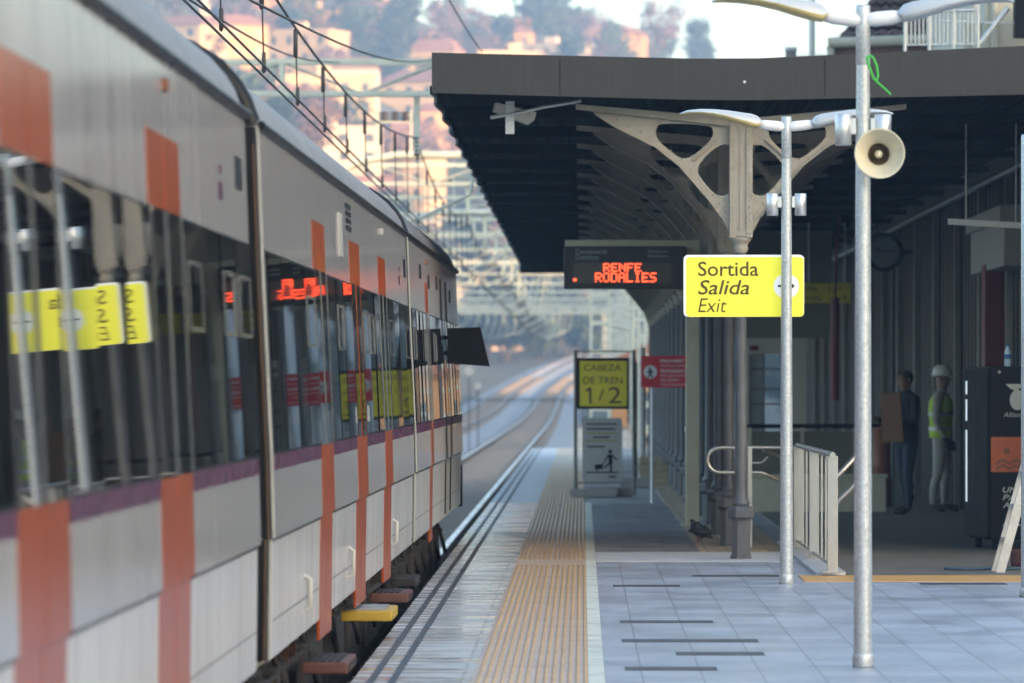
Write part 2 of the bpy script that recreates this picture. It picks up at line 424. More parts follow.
sheet('fence_kerb', 1.95, 2.2, 33.4, 40, .03, 'concrete_pale', .05)
sheet('tactile_orange', 1.80, 8, 32.35, 33.35, .006, 'orange_kerb')
sheet('hall_floor', 2.2, 12, 33.37, 92, .003, 'concrete_dark')
mb = MB()
for (x0, x1, y) in ((613, 680, 586), (692, 779, 576), (620, 713, 622), (622, 758, 641), (676, 764, 654), (625, 717, 669), (920, 1006, 584)):
    D = 6400 / (y - 384); mb.box(XS(x0, D), XS(x1, D), D * DS - .17, D * DS + .17, -.02, .004)
struct('paving_slot', mb, 'slot')

# ------------------------------------------------------------------ train
TX0, TK = -1.585, .00625 / DS
YAW = -math.atan(TK)
PROF_UP = [(2.79, -.02), (2.22, 0.0), (1.27, .045), (.89, .055)]
PROF_LO = [(.885, .040), (.33, .034)]
RZ = .68
def prof(z):
    P = PROF_UP if z >= .8875 else PROF_LO
    if z >= P[0][0]: return P[0][1]
    for (a, b) in zip(P, P[1:]):
        if b[0] <= z <= a[0]: return b[1] + (a[1] - b[1]) * (z - b[0]) / (a[0] - b[0])
    return P[-1][1]
def skin(mb, y0, y1, z0, z1, t, mi=0, tilt=(0, 0), inner=.012):
    """a plate lying on the carriage side between y0..y1 and z0..z1 (heights over the platform), t proud of the skin"""
    cuts = [z0] + [z for z in (.33, .885, .89, 1.27, 2.22) if z0 < z < z1] + [z1]
    for a, b in zip(cuts, cuts[1:]):
        if b - a < .006 and a == .885: continue
        pa, pb = prof(a + 1e-4), prof(b - 1e-4)
        v = []
        for (y, tl) in ((y0, tilt[0]), (y1, tilt[1])):
            for (z, q) in ((a, pa), (b, pb)):
                v += [(1.45 + q - inner, y, z + RZ), (1.45 + q + t + tl, y, z + RZ)]
        mb.add(v, [(0, 1, 3, 2), (4, 6, 7, 5), (1, 5, 7, 3), (0, 2, 6, 4), (2, 3, 7, 6), (0, 4, 5, 1)], mi)

ROOF = [(-.02, 2.795), (-.035, 2.83), (-.06, 2.90), (-.10, 2.965), (-.17, 3.045), (-.30, 3.13), (-.6, 3.24), (-1.45, 3.32)]
def carriage(D0, D1, doors, label, cab=False, steps=False, seed=1):
    rn = random.Random(seed)
    L = (D1 - D0) * DS
    Yw = D0 * DS
    t = thing('train_carriage', label, 'train carriage', (TX0 + TK * Yw - 1.45, Yw, -RZ), YAW, 'carriages of the commuter train')
    yl = lambda D: (D - D0) * DS
    Lb = L - (1.6 if cab else 0)
    def shell(rows, y0, y1, mb, taper=None):
        st = [(y0, 1.0, 0.0), (y1, 1.0, 0.0)] if not taper else taper
        n = len(rows); vs = []
        for (y, sc, dz) in st:
            for (x, z) in rows: vs.append((x * sc, y, (z + RZ) * (1 - dz)))
        mb.add(vs, [(i * n + j, i * n + j + 1, (i + 1) * n + j + 1, (i + 1) * n + j) for i in range(len(st) - 1) for j in range(n - 1)], 0, False)
        mb.add(vs[:n], [list(range(n))]); mb.add(vs[-n:], [list(range(n))])
    up = [(1.45 + o, z) for z, o in PROF_UP] + [(-1.45 - o, z) for z, o in PROF_UP[::-1]]
    lo = [(1.45 + o, z) for z, o in PROF_LO] + [(1.3, .24)] + [(-1.3, .24)] + [(-1.45 - o, z) for z, o in PROF_LO[::-1]]
    tp = lambda y0: [(y0, 1, 0), (Lb, 1, 0), (Lb + .7, .97, .02), (Lb + 1.25, .9, .06), (Lb + 1.6, .8, .12)] if cab else None
    mb = MB(); shell(up, 0, L, mb, tp(0)); mb.build('body', 'train_grey', t)
    mb = MB(); shell(lo, 0, L, mb, tp(0)); mb.build('skirt', 'train_low', t)
    rf = [(1.45 + o, z) for o, z in ROOF] + [(-1.45 - o, z) for o, z in ROOF[::-1][1:]]
    mb = MB(); n = len(rf); st = tp(0) or [(0, 1, 0), (L, 1, 0)]; vs = []
    for (y, sc, dz) in st:
        for (x, z) in rf: vs.append((x * sc, y, (z + RZ) * (1 - dz)))
    mb.add(vs, [(i * n + j, i * n + j + 1, (i + 1) * n + j + 1, (i + 1) * n + j) for i in range(len(st) - 1) for j in range(n - 1)], 0, True)
    mb.add(vs[:n], [list(range(n))]); mb.add(vs[-n:], [list(range(n))])
    mb.build('roof', 'train_roof', t, recalc=False)
    mb = MB(); mb.tube([(1.45 - .008, 0.02, 2.79 + RZ), (1.45 - .008, Lb, 2.79 + RZ)], .022, 8); mb.build('gutter', 'train_black', t)
    # end trims and bellows
    mb = MB(); skin(mb, -.02, .05, .33, 2.78, .002, inner=.007)
    mb.build('end_trim', 'train_cream', t)
    mb = MB(); skin(mb, -.11, -.022, .33, 2.78, -.012, inner=.2); mb.build('end_frame', 'train_black', t)
    mb = MB(); skin(mb, -.118, -.111, .33, 2.70, -.013, inner=.024); mb.build('end_seal', 'rust', t)
    mb = MB(); mb.tube([(1.45 + o - .03, -.06, z + RZ) for o, z in ROOF], .05, 6); mb.build('roof_frame', 'train_black', t)
    if not cab:
        mb = MB(); skin(mb, L + .002, L + .09, .33, 2.76, -.02); mb.build('end_frame', 'train_black', t)
        mb = MB()
        for i in range(9): mb.box(-1.2, 1.2 - (.05 if i % 2 else 0), L + .09 + i * .085, L + .175 + i * .085, .35 + RZ, 2.95 + RZ - (.05 if i % 2 else 0))
        mb.build('gangway_bellows', 'train_black', t)
    # window band
    mb = MB(); skin(mb, .09, Lb, 1.272, 2.22, .0012); mb.build('window_band', 'train_black', t)
    edges = []
    for (c, hw, mid) in doors: edges.append((yl(c - hw), yl(c + hw)))
    spans = []; y = .22
    for (a, b) in edges:
        if a > y: spans.append((y, a - .03))
        y = b + .03
    spans.append((y, Lb - .05))
    for (a, b) in spans:
        a = max(a, .22)
        if b - a < .3: continue
        k = max(1, round((b - a) / .95))
        w = (b - a) / k
        for i in range(k):
            q0, q1 = a + i * w + .012, a + (i + 1) * w - .012
            r1, r2 = rn.uniform(-.004, .004), rn.uniform(-.004, .004)
            mb = MB(); skin(mb, q0, q1, 1.285, 2.21, .006, 0, (r1, r2)); wn = mb.build('window', 'train_glass', t)
            if rn.random() < .45:
                mb = MB(); m0, m1 = q0 + .12, min(q1 - .12, q0 + .9)
                for (z0, z1, a0, a1) in ((2.05, 2.065, m0, m1), (1.80, 1.815, m0, m1), (1.815, 2.05, m0, m0 + .015), (1.815, 2.05, m1 - .015, m1)):
                    skin(mb, a0, a1, z0, z1, .0115)
                mb.build('frame', 'train_post', wn)
    mb = MB()
    for (a, b) in zip([.12] + [e[1] + .01 for e in edges], [e[0] - .01 for e in edges] + [Lb]):
        if b > a + .1: skin(mb, max(a, .12), b, 1.20, 1.271, .002)
    mb.build('purple_stripe', 'train_purple', t)
    # doors
    for (c, hw, mid) in doors:
        if yl(c + hw) < .2: continue
        a, b = yl(c - hw), yl(c + hw); m = yl(c)
        for kk, (q0, q1) in enumerate(((a, m - .012), (m + .012, b))):
            mb = MB(); skin(mb, q0, q1, .22, 2.49, .0025); d = mb.build('door', 'train_orange', t)
            g0, g1 = ((q0 + .03, q1 - .03) if mid != 2 else (q0 + (.14 if kk == 0 else .12), q1 - (.10 if kk == 0 else .14)))
            mb = MB(); skin(mb, g0, g1, 1.272, 2.222, .0055, 0, (.001 * kk, -.001 * (1 - kk))); mb.build('door_glass', 'train_glass', d)
            if mid != 2:
                for q in ((q0 - .02, q1 - .03)): mb = MB(); skin(mb, q, q + .05, 1.272, 2.222, .008); mb.build('door_frame', 'train_post', d)
        mb = MB(); skin(mb, m - .0118, m + .0118, .22, 2.49, .001); mb.build('door_seal', 'train_black', t)
    mb = MB(); skin(mb, .1, Lb, .872, .885, .0012); mb.build('waist_seam', 'train_black', t)  # thin black strip painting the shadow along the waist break
    mb = MB(); skin(mb, .1, Lb, .50, .506, .0006); mb.build('valance_seam', 'under', t)
    if steps:
        for D in (20.5, 24.0, 28.95):
            q = yl(D); mb = MB(); mb.tube([(1.48, q, .44 + RZ), (1.515, q, .46 + RZ), (1.515, q, .60 + RZ), (1.48, q, .62 + RZ)], .012, 6); mb.build('grab_handle', 'train_cream', t)
        for D in (24.55, 25.85): mb = MB(); skin(mb, yl(D), yl(D) + .05, 1.36, 1.46, .012); mb.build('door_button', 'step_metal', t)
    # small fittings on the side
    if steps:
        mb = MB()
        for z in (2.545, 2.59, 2.635, 2.68): skin(mb, yl(24.45), yl(24.95), z, z + .03, .004)
        mb.build('vent', 'train_black', t)
        mb = MB(); skin(mb, yl(23.75), yl(23.98), 2.36, 2.62, .01); mb.build('grab_bar', 'train_cream', t)
    mb = MB(); skin(mb, L - .72, L - .34, 2.44, 2.58, .004)
    if not cab: mb.build('grille', 'train_black', t)
    mb = MB(); ym = yl(doors[-1][0]) + .1 if doors else 3
    mb.box(1.40, 1.452, ym, ym + .07, 2.655 + RZ, 2.70 + RZ, 0, .008); mb.build('side_lamp', 'cone_orange' if not steps else 'train_cream', t)
    mb = MB()
    skin(mb, L - 1.75, L - 1.55, 2.36, 2.43, .003); skin(mb, L - 1.72, L - 1.58, 2.47, 2.50, .003)
    if not cab: mb.build('notice', 'train_purple', t)
    # frame and running gear
    mb = MB(); mb.box(-1.15, 1.22, .2, Lb, -.05 + RZ, .3 + RZ)
    for i in range(6):
        a = .9 + i * (Lb - 2) / 6; mb.box(.7, 1.3, a, a + (Lb / 6) * .62, -.32 + RZ, .1 + RZ, 0, .03)
    mb.build('underframe', 'under', t)
    mb = MB(); mb.tube([(1.24, .3, .16 + RZ), (1.24, Lb - .3, .16 + RZ)], .03, 6); mb.tube([(1.28, .3, .06 + RZ), (1.28, Lb - .3, .06 + RZ)], .018, 6)
    for i in range(7):
        a = 1.2 + i * (Lb - 2.4) / 6; mb.tube([(1.26, a, .16 + RZ), (1.33, a + .1, -.05 + RZ), (1.34, a + .3, -.16 + RZ), (1.30, a + .5, -.02 + RZ), (1.26, a + .6, .12 + RZ)], .02, 6)
    mb.build('pipes', 'under', t)
    for c in ((1.9, L - 1.9) if not cab else (1.9, Lb - 2.2)):
        mb = MB(); mb.box(.86, 1.12, c - 1.5, c + 1.5, -.22 + RZ, .02 + RZ, 0, .04); mb.box(-1.1, -.86, c - 1.5, c + 1.5, -.22 + RZ, .02 + RZ)
        mb.box(-1, 1, c - .2, c + .2, -.25 + RZ, .1 + RZ); mb.tube([(1.16, c, .05 + RZ), (1.16, c + .02, -.3 + RZ)], .08, 10); mb.tube([(1.2, c - .9, .22 + RZ), (1.2, c - .9, -.3 + RZ)], .07, 10)
        bg = mb.build('bogie', 'under', t)
        for w in (-1, 1):
            mb = MB()
            for sd in (-1, 1): mb.lathe([(0, .07), (.12, .08), (.16, .03), (.34, .03), (.40, .05), (.42, -.03), (.45, -.05), (.45, -.08), (.1, -.08), (0, -.05)], (sd * .83, c + w * 1.05, .45), 28, 0, 'x')
            mb.tube([(-.8, c + w * 1.05, .45), (.8, c + w * 1.05, .45)], .08, 10)
            mb.build('wheel', 'rust', bg)
    if steps:
        for (c, z, mt, ex, wd) in ((22.05, .03, 'step', .18, .95), (25.2, .13, 'step_yellow', .25, .9), (28.2, .08, 'step', .20, .8), (31.0, .05, 'under', .12, .9)):
            q = yl(c); mb = MB()
            mb.box(1.38, 1.45 + ex, q - wd / 2, q + wd / 2, z - .005 + RZ, z + .06 + RZ, 0, .012)
            mb.box(1.15, 1.3, q - wd / 2 + .1, q - wd / 2 + .16, z + RZ, .35 + RZ); mb.box(1.15, 1.3, q + wd / 2 - .16, q + wd / 2 - .1, z + RZ, .35 + RZ)
            s = mb.build('step', mt, t)
            if mt == 'step':
                mb = MB()
                for k_ in range(5): mb.box(1.40 + k_ * .04, 1.425 + k_ * .04, q - wd / 2 + .04, q + wd / 2 - .04, z + .0605 + RZ, z + .068 + RZ)
                mb.box(1.45 + ex + .001, 1.45 + ex + .006, q - wd / 2 + .02, q + wd / 2 - .02, z + .015 + RZ, z + .04 + RZ); mb.build('grip_plate', 'under', s)
            if mt == 'step_yellow':
                mb = MB(); mb.box(1.40, 1.45 + ex - .05, q - wd / 2 + .07, q + wd / 2 - .07, z + .061 + RZ, z + .068 + RZ); mb.build('step_plate', 'step_metal', s); s['label'] = 'yellow edged fold-out step'
    if cab:
        q = yl(38.7)
        mb = MB(); xo = 1.47
        mb.add([(xo + a, q + b, z + RZ) for b in (0, .07) for (a, z) in ((.02, 1.80), (.43, 1.77), (.34, 2.15), (.02, 2.14))],
               [(0, 1, 2, 3), (7, 6, 5, 4), (0, 4, 5, 1), (1, 5, 6, 2), (2, 6, 7, 3), (3, 7, 4, 0)])
        mb.tube([(1.4, q + .08, 1.9 + RZ), (xo + .2, q + .08, 1.9 + RZ)], .02); mb.tube([(1.4, q + .08, 2.05 + RZ), (xo + .2, q + .08, 2.05 + RZ)], .02)
        mb.build('mirror', 'black', t)
        mb = MB(); skin(mb, yl(38.2), yl(38.3), .36, 2.6, .01); skin(mb, yl(39.4), yl(39.5), .36, 2.6, .01); mb.build('cab_door_frame', 'train_black', t)
        for (a, z) in ((34, 2.5), (35.6, 2.45), (37.3, 2.48), (40.4, 2.42)):
            mb = MB(); skin(mb, yl(a), yl(a) + .3, z, z + .12, .006); mb.build('vent', 'train_black', t)
        mb = MB(); mb.box(1.38, 1.5, Lb - .1, Lb + .05, .3 + RZ, .75 + RZ, 0, .02); mb.build('buffer_fairing', 'black', t)
    return t
carriage(4.2, 17.7, [(7.7, .5, 1), (10.94, .5, 1), (14.33, .52, 0)], 'near grey carriage cut by the picture edge, orange door panels and dark windows', seed=3)
carriage(18.4, 31.85, [(22.03, .47, 0), (25.17, .50, 2), (28.2, .45, 0)], 'middle grey carriage with the yellow fold-out step and three orange door strips', steps=True, seed=5)
carriage(32.2, 43.7, [(35.2, .25, 1)], 'last grey carriage at the far end with black wing mirror beside the cab', cab=True, seed=9)

# ------------------------------------------------------------------ lamp posts
def lamp_post(px, D, label):
    x = XS(px, D)
    t = thing('lamp_post', label, 'lamp post', (x, D * DS, 0), 0, 'twin lamp posts on the platform')
    H = 3.74
    mb = MB(); mb.lathe([(.053, 0), (.051, .6), (.046, 1.8), (.041, 3.0), (.037, 3.42)], n=24); mb.build('pole', 'galv', t)
    mb = MB(); mb.lathe([(0, 0), (.058, 0), (.060, .01), (.060, .06), (.056, .075), (.052, .078)], n=24); mb.build('base_collar', 'galv', t)
    mb = MB(); mb.lathe([(.036, 3.40), (.041, 3.405), (.041, H - .01), (.038, H), (0, H)], n=24); mb.build('top_sleeve', 'galv', t)
    for sd in (-1, 1):
        mb = MB(); mb.lathe([(0, .0), (.036, .0), (.042, .08), (.040, .17), (.03, .22), (0, .24)], (0, 0, H - .085), 16, 0, 'x')
        mb.v = [(sd * a, b, c + abs(a) * .10) for a, b, c in mb.v]; mb.build('neck', 'white', t)
        st = [(.20, -.030, -.060, .05), (.23, .004, -.095, .085), (.28, .022, -.090, .11), (.376, .036, -.062, .135), (.48, .050, -.028, .15), (.584, .058, -.002, .155), (.69, .060, .014, .145), (.79, .050, .018, .11), (.845, .030, .016, .05), (.855, .024, .018, .02)]
        def loft(lo, hi, mb, n=12):
            vs = []
            for (dx, zt, zb, hd) in st:
                mid = zb + .35 * (zt - zb)
                for j in range(n + 1):
                    th = math.pi * j / n
                    vs.append((sd * dx, hd * math.cos(th), H + (mid + (zt - mid) * math.sin(th) if hi else mid - (mid - zb) * math.sin(th) ** .7)))
            k = n + 1
            mb.add(vs, [(i * k + j, i * k + j + 1, (i + 1) * k + j + 1, (i + 1) * k + j) for i in range(len(st) - 1) for j in range(n)], 0, True)
            for e in (0, len(st) - 1): mb.add(vs[e * k:(e + 1) * k], [list(range(k))])
        mb = MB(); loft(0, True, mb); hd = mb.build('lamp_head', 'lamp_shell', t)
        mb = MB(); loft(0, False, mb); mb.build('lamp_lens', 'lamp_diffuser' if sd < 0 else 'lamp_shell', hd)
        mb = MB(); mb.lathe([(0, -.088), (.044, -.088), (.047, -.084), (.047, .084), (.044, .088), (0, .088)], (sd * .112, -.01, 3.035), 24)
        sp = mb.build('spotlight', 'spot', t)
        mb = MB(); mb.box(sd * .04, sd * .07, -.03, .01, 3.01, 3.10, 0, .004); mb.build('bracket', 'spot', sp)
    return t
lamp_post(863, 22.6, 'nearest galvanised lamp post, the one with a horn loudspeaker and green tie')
lamp_post(786.5, 32.0, 'galvanised twin lamp post carrying the yellow Sortida Exit sign')
# post at the edge of the picture
mb = MB(); Dp = 30.0; mb.lathe([(.05, 0), (.05, 3.44), (.045, 3.47), (0, 3.47)], n=20); mb.lathe([(0, 0), (.062, 0), (.062, .07), (.05, .075)], n=20)
tag(mb.build('steel_post', 'galv', loc=(XS(1021, Dp) + .05, Dp * DS, 0)), 'plain grey steel post at the right edge in front of the vending machine', 'post')
# horn loudspeaker on the first post
c = W(877, 155.5, 22.6)
t = thing('loudspeaker', 'round cream horn loudspeaker clamped to the nearest lamp post', 'loudspeaker', (c.x, c.y - .16, c.z))
mb = MB(); mb.lathe([(.140, -.10), (.142, -.112), (.138, -.118), (.128, -.10), (.105, -.06), (.08, -.03), (.062, -.005), (.056, .02)], n=40, axis='y')
mb.lathe([(.140, -.10), (.11, -.055), (.085, -.02), (.072, .02), (.066, .06), (0, .06)], n=40, axis='y'); mb.build('bell', 'horn', t)
mb = MB(); mb.lathe([(.0565, .018), (.05, .03), (0, .04)], n=30, axis='y'); mb.lathe([(.062, -.006), (.058, .012), (.055, .022)], n=30, axis='y'); mb.build('throat', 'horn_throat', t)
mb = MB(); mb.lathe([(0, -.035), (.016, -.033), (.022, -.02), (.024, .03), (0, .03)], n=20, axis='y'); mb.build('plug', 'horn', t)
mb = MB(); mb.lathe([(0, .055), (.05, .055), (.055, .06), (.055, .095), (.04, .11), (0, .11)], n=24, axis='y'); mb.build('driver', 'horn', t)
mb = MB(); mb.box(-.11, .02, .10, .125, -.02, .02, 0, .004); mb.tube([(-.075, .16 + .05 * math.cos(a), 0 + 0 * a) for a in (0, 1)], .01); mb.build('clamp', 'galv', t)
# green cable tie
mb = MB(); D = 22.5
pts = [W(866, 57, D), W(867, 62, D), W(869.5, 70, D), W(873, 79, D), W(876, 81.5, D), W(877.5, 76, D), W(876, 66, D), W(872.5, 58, D), W(868.5, 56, D), W(867, 60, D), W(869, 69, D), W(873, 79, D), W(878, 84, D), W(885, 90, D), W(892, 97, D)]
b = pts[0].copy(); pts2 = []
for i in range(len(pts) - 1):
    for k in range(4): pts2.append(pts[i].lerp(pts[i + 1], k / 4) - b)
mb.tube(pts2, .0065, 6); o = mb.build('cable_tie', 'green_tie', loc=b - Vector((0, .06, 0))); tag(o, 'looped bright green tie around the top of the nearest lamp post', 'cable tie')

# ------------------------------------------------------------------ exit sign
D = 32.0; s = D / 4000
c = W(744.5, 285.5, D)
t = thing('exit_sign', 'bright yellow Sortida Salida Exit sign with a white arrow disc', 'sign', (c.x, c.y + .16, c.z), R(-4.5))
w, h = .482, .248
def rrect(w, h, r, n=6):
    P = []
    for (cx, cz, a0) in ((w - r, h - r, 0), (-w + r, h - r, 90), (-w + r, -h + r, 180), (w - r, -h + r, 270)):
        for i in range(n + 1): a = R(a0 + 90 * i / n); P.append((cx + r * math.cos(a), cz + r * math.sin(a)))
    return P
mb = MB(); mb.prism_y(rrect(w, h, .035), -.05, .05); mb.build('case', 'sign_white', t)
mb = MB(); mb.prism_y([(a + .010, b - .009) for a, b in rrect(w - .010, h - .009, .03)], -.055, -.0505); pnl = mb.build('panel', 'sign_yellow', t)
fx = lambda px: (px - 744.5) * s
fz = lambda py: (285.5 - py) * s
mb = MB()
text(mb, 'Sortida', fx(698.8), fx(759.5), fz(275.5), .112, -.0575, bold=.011)
text(mb, 'Salida', fx(698.8), fx(750.5), fz(294), .112, -.0575, shear=.22, bold=.011)
text(mb, 'Exit', fx(698.8), fx(727.5), fz(312), .112, -.0575, shear=.22)
mb.build('lettering', 'letter', t)
mb = MB(); mb.disc_y(fx(787.4), fz(286), 12.7 * s, -.0575, -.0552); mb.build('disc', 'sign_white', t)
mb = MB(); ax, az = fx(787.4), fz(285.8)
mb.prism_y([(ax - .068, az - .008), (ax + .03, az - .008), (ax + .018, az - .035), (ax + .032, az - .035), (ax + .068, az), (ax + .032, az + .035), (ax + .018, az + .035), (ax + .03, az + .008), (ax - .068, az + .008)], -.060, -.0576); mb.build('arrow', 'black', t)
mb = MB(); mb.box(.33, .36, -.2, -.05, .19, .21); mb.box(.33, .36, -.2, -.05, -.21, -.19); mb.build('clamp', 'galv', t)
for q in [ch for ch in kids(t) if ch.name.startswith('clamp')]: q.location.y = 0

# ------------------------------------------------------------------ iron columns
DC, SC = 36.57, 36.57 / 4000
CX = 1.453
ux = lambda zx: (590 + .2342 * zx - 741) * SC
uz = lambda zy: ZS(90 + .2342 * zy, DC)
outer = [(0, 88), (150, 100), (620, 148), (650, 152), (650, 640), (607, 640), (600, 620), (560, 540), (510, 470), (450, 400), (380, 320), (280, 240), (200, 200), (100, 150), (20, 97)]
holeA = [(283, 165), (300, 140), (500, 150), (528, 165), (522, 212), (440, 282), (400, 296), (370, 282), (300, 225), (280, 195)]
holeB = [(590, 230), (604, 255), (604, 430), (580, 452), (535, 450), (468, 372), (456, 335), (490, 285), (545, 238)]
def brk(sd, mb, th):
    me = plate([[(sd * ux(a), uz(b)) for a, b in outer]] + [roundpoly([(sd * ux(a), uz(b)) for a, b in hh]) for hh in (holeA, holeB)], th)
    mb.mesh(me); bpy.data.meshes.remove(me)
def make_column(loc, label):
    t = thing('iron_column', label, 'column', loc, 0, 'riveted iron columns under the canopy')
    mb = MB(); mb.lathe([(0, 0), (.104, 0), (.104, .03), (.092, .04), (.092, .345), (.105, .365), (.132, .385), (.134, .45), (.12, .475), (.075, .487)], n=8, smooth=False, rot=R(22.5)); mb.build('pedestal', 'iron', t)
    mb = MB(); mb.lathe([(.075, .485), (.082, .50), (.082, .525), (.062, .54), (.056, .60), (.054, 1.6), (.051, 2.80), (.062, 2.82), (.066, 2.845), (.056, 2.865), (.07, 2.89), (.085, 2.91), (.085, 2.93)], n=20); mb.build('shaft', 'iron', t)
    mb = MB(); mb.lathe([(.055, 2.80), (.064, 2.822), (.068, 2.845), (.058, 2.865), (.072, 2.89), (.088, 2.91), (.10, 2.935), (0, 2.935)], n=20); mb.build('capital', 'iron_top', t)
    mb = MB()
    mb.box(-.085, .085, -.07, .07, 2.935, 4.02); mb.box(-.105, -.045, -.085, .085, 2.935, 4.02, 0, .006); mb.box(.045, .105, -.085, .085, 2.935, 4.02, 0, .006)
    mb.box(-.043, .043, -.081, -.069, 2.95, 3.0); mb.box(-.043, .043, -.081, -.069, 3.96, 4.0); mb.box(-.012, .012, -.079, -.069, 3.0, 3.96)
    for sd in (-1, 1):
        for i in range(18): mb.ball((sd * .075, -.086, 2.98 + i * .058), .008, 0, 1)
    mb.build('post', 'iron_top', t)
    for sd in (-1, 1):
        mb = MB(); brk(sd, mb, .02)
        for i in range(15):   # rivets along the rim
            f = i / 14; k = f * 7; j = min(6, int(k)); q = outer[7:15][j]; q2 = outer[7:15][j + 1]; f2 = k - j
            mb.ball((sd * ux(q[0] + (q2[0] - q[0]) * f2 + 16), -.012, uz(q[1] + (q2[1] - q[1]) * f2 - 22)), .009, 0, 1)
        for i in range(14): mb.ball((sd * ux(90 + i * 36), -.012, uz(112 + i * 3.3)), .008, 0, 1)
        # flanges: lower curved rim and diagonal stiffener
        pts = [(sd * ux(a), 0, uz(b)) for a, b in outer[7:15]]
        for (a, b) in zip(pts, pts[1:]):
            mb.add([(a[0], -.05, a[2]), (b[0], -.05, b[2]), (b[0], .05, b[2]), (a[0], .05, a[2]), (a[0], -.05, a[2] - .014), (b[0], -.05, b[2] - .014), (b[0], .05, b[2] - .014), (a[0], .05, a[2] - .014)],
                   [(0, 1, 2, 3), (7, 6, 5, 4), (0, 4, 5, 1), (3, 2, 6, 7)])
        a, b = Vector((sd * ux(440), -.02, uz(300))), Vector((sd * ux(540), -.02, uz(212)))
        mb.tube([a, b], .018, 4)
        mb.build('bracket', 'iron_top', t)
        mb = MB(); a0, a1 = (ux(-60), uz(66)), (ux(645), uz(138))
        mb.add([(sd * q[0], y, q[1] + dz) for y in (-.06, .06) for (q, dz) in ((a0, -.035), (a1, -.05), (a1, .03), (a0, .01))],
               [(0, 1, 2, 3), (7, 6, 5, 4), (0, 4, 5, 1), (1, 5, 6, 2), (2, 6, 7, 3), (3, 7, 4, 0)])
        mb.build('beam', 'iron_top', t)
    return t
col0 = make_column((CX, DC * DS, 0), 'foremost riveted iron column just behind the Sortida sign')
tree = {col0.name: kids(col0)}
NC = 17
for i in range(1, NC):
    lb = {1: 'second iron column, directly behind the foremost one', 2: 'third iron column in the row under the canopy', 3: 'fourth iron column, next to the square beige post'}.get(i, 'dark iron column deep in the row under the canopy beyond the beige post')
    dup(col0, (CX, (DC + 2.97 * i) * DS, 0), label=lb, tree=tree)

# ------------------------------------------------------------------ canopy
cv = thing('platform_canopy', 'long dark station canopy with grey fascia over the platform', 'canopy', (CX, DC * DS, 0))
C0, C1 = 36.2, 87.5
ly = lambda D: (D - DC) * DS
pts_t = [(-1.36, 4.60), (1.05, 4.545), (1.6, 4.548), (4.1, 4.665), (6.6, 4.77)]
pts_b = [(-1.36, 4.235), (1.05, 4.172), (1.6, 4.170), (4.1, 4.222), (6.6, 4.27)]
P = [(x - CX, z) for x, z in pts_b] + [(x - CX, z) for x, z in pts_t[::-1]]
mb = MB(); mb.prism_y(P, ly(C0), ly(C0) + .04); mb.build('fascia', 'fascia', cv)
mb = MB()
for (a, b) in zip(pts_b, pts_b[1:]):
    n = max(2, int((b[0] - a[0]) / .09))
    for i in range(n):
        x0 = a[0] + (b[0] - a[0]) * i / n - CX; x1 = a[0] + (b[0] - a[0]) * (i + 1) / n - CX
        z0 = a[1] + (b[1] - a[1]) * i / n; z1 = a[1] + (b[1] - a[1]) * (i + 1) / n
        xm = (x0 + x1) / 2
        mb.add([(x0, ly(C0) + .04, z0 + .05), (xm, ly(C0) + .04, z0 + .035), (x1, ly(C0) + .04, z1 + .05), (x0, ly(C1), z0 + .05), (xm, ly(C1), z0 + .035), (x1, ly(C1), z1 + .05)], [(0, 1, 4, 3), (1, 2, 5, 4)])
Q = [(x - CX, z + .08) for x, z in pts_b] + [(x - CX, z - .02) for x, z in pts_t[::-1]]
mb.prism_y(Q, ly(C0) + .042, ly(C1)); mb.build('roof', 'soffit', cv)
mb = MB(); n = 110; vs = []
for i in range(n + 1):
    y = ly(C0) + .02 + (ly(C1) - ly(C0)) * i / n; wv = .02 * math.sin(i * 1.4)
    vs += [(-1.365 - CX - .012 + wv, y, 4.225), (-1.365 - CX + .012 + wv, y, 4.225), (-1.365 - CX + .012 + wv, y, 4.30), (-1.365 - CX - .012 + wv, y, 4.30)]
mb.add(vs, [(i * 4 + j, i * 4 + (j + 1) % 4, i * 4 + 4 + (j + 1) % 4, i * 4 + 4 + j) for i in range(n) for j in range(4)]); mb.build('edge_trim', 'zinc', cv)
for i in range(17):
    D = 37.9 + i * 2.97; mb = MB()
    mb.box(-1.30 - CX, .95 - CX, ly(D) - .04, ly(D) + .04, 4.12, 4.23)
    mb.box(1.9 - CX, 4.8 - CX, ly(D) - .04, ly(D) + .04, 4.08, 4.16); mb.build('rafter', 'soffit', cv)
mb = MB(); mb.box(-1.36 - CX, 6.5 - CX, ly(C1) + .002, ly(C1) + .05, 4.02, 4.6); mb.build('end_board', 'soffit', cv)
for x in (-.2, 2.2): mb = MB(); mb.box(x - CX - .003, x - CX + .003, ly(C0) - .003, ly(C0) - .001, 4.21, 4.54); mb.build('joint', 'soffit', cv)
mb = MB(); mb.ball((XS(744.5, C0) - CX, ly(C0) - .01, ZS(82, C0)), .016, 0, 1); mb.build('bolt', 'white', cv)
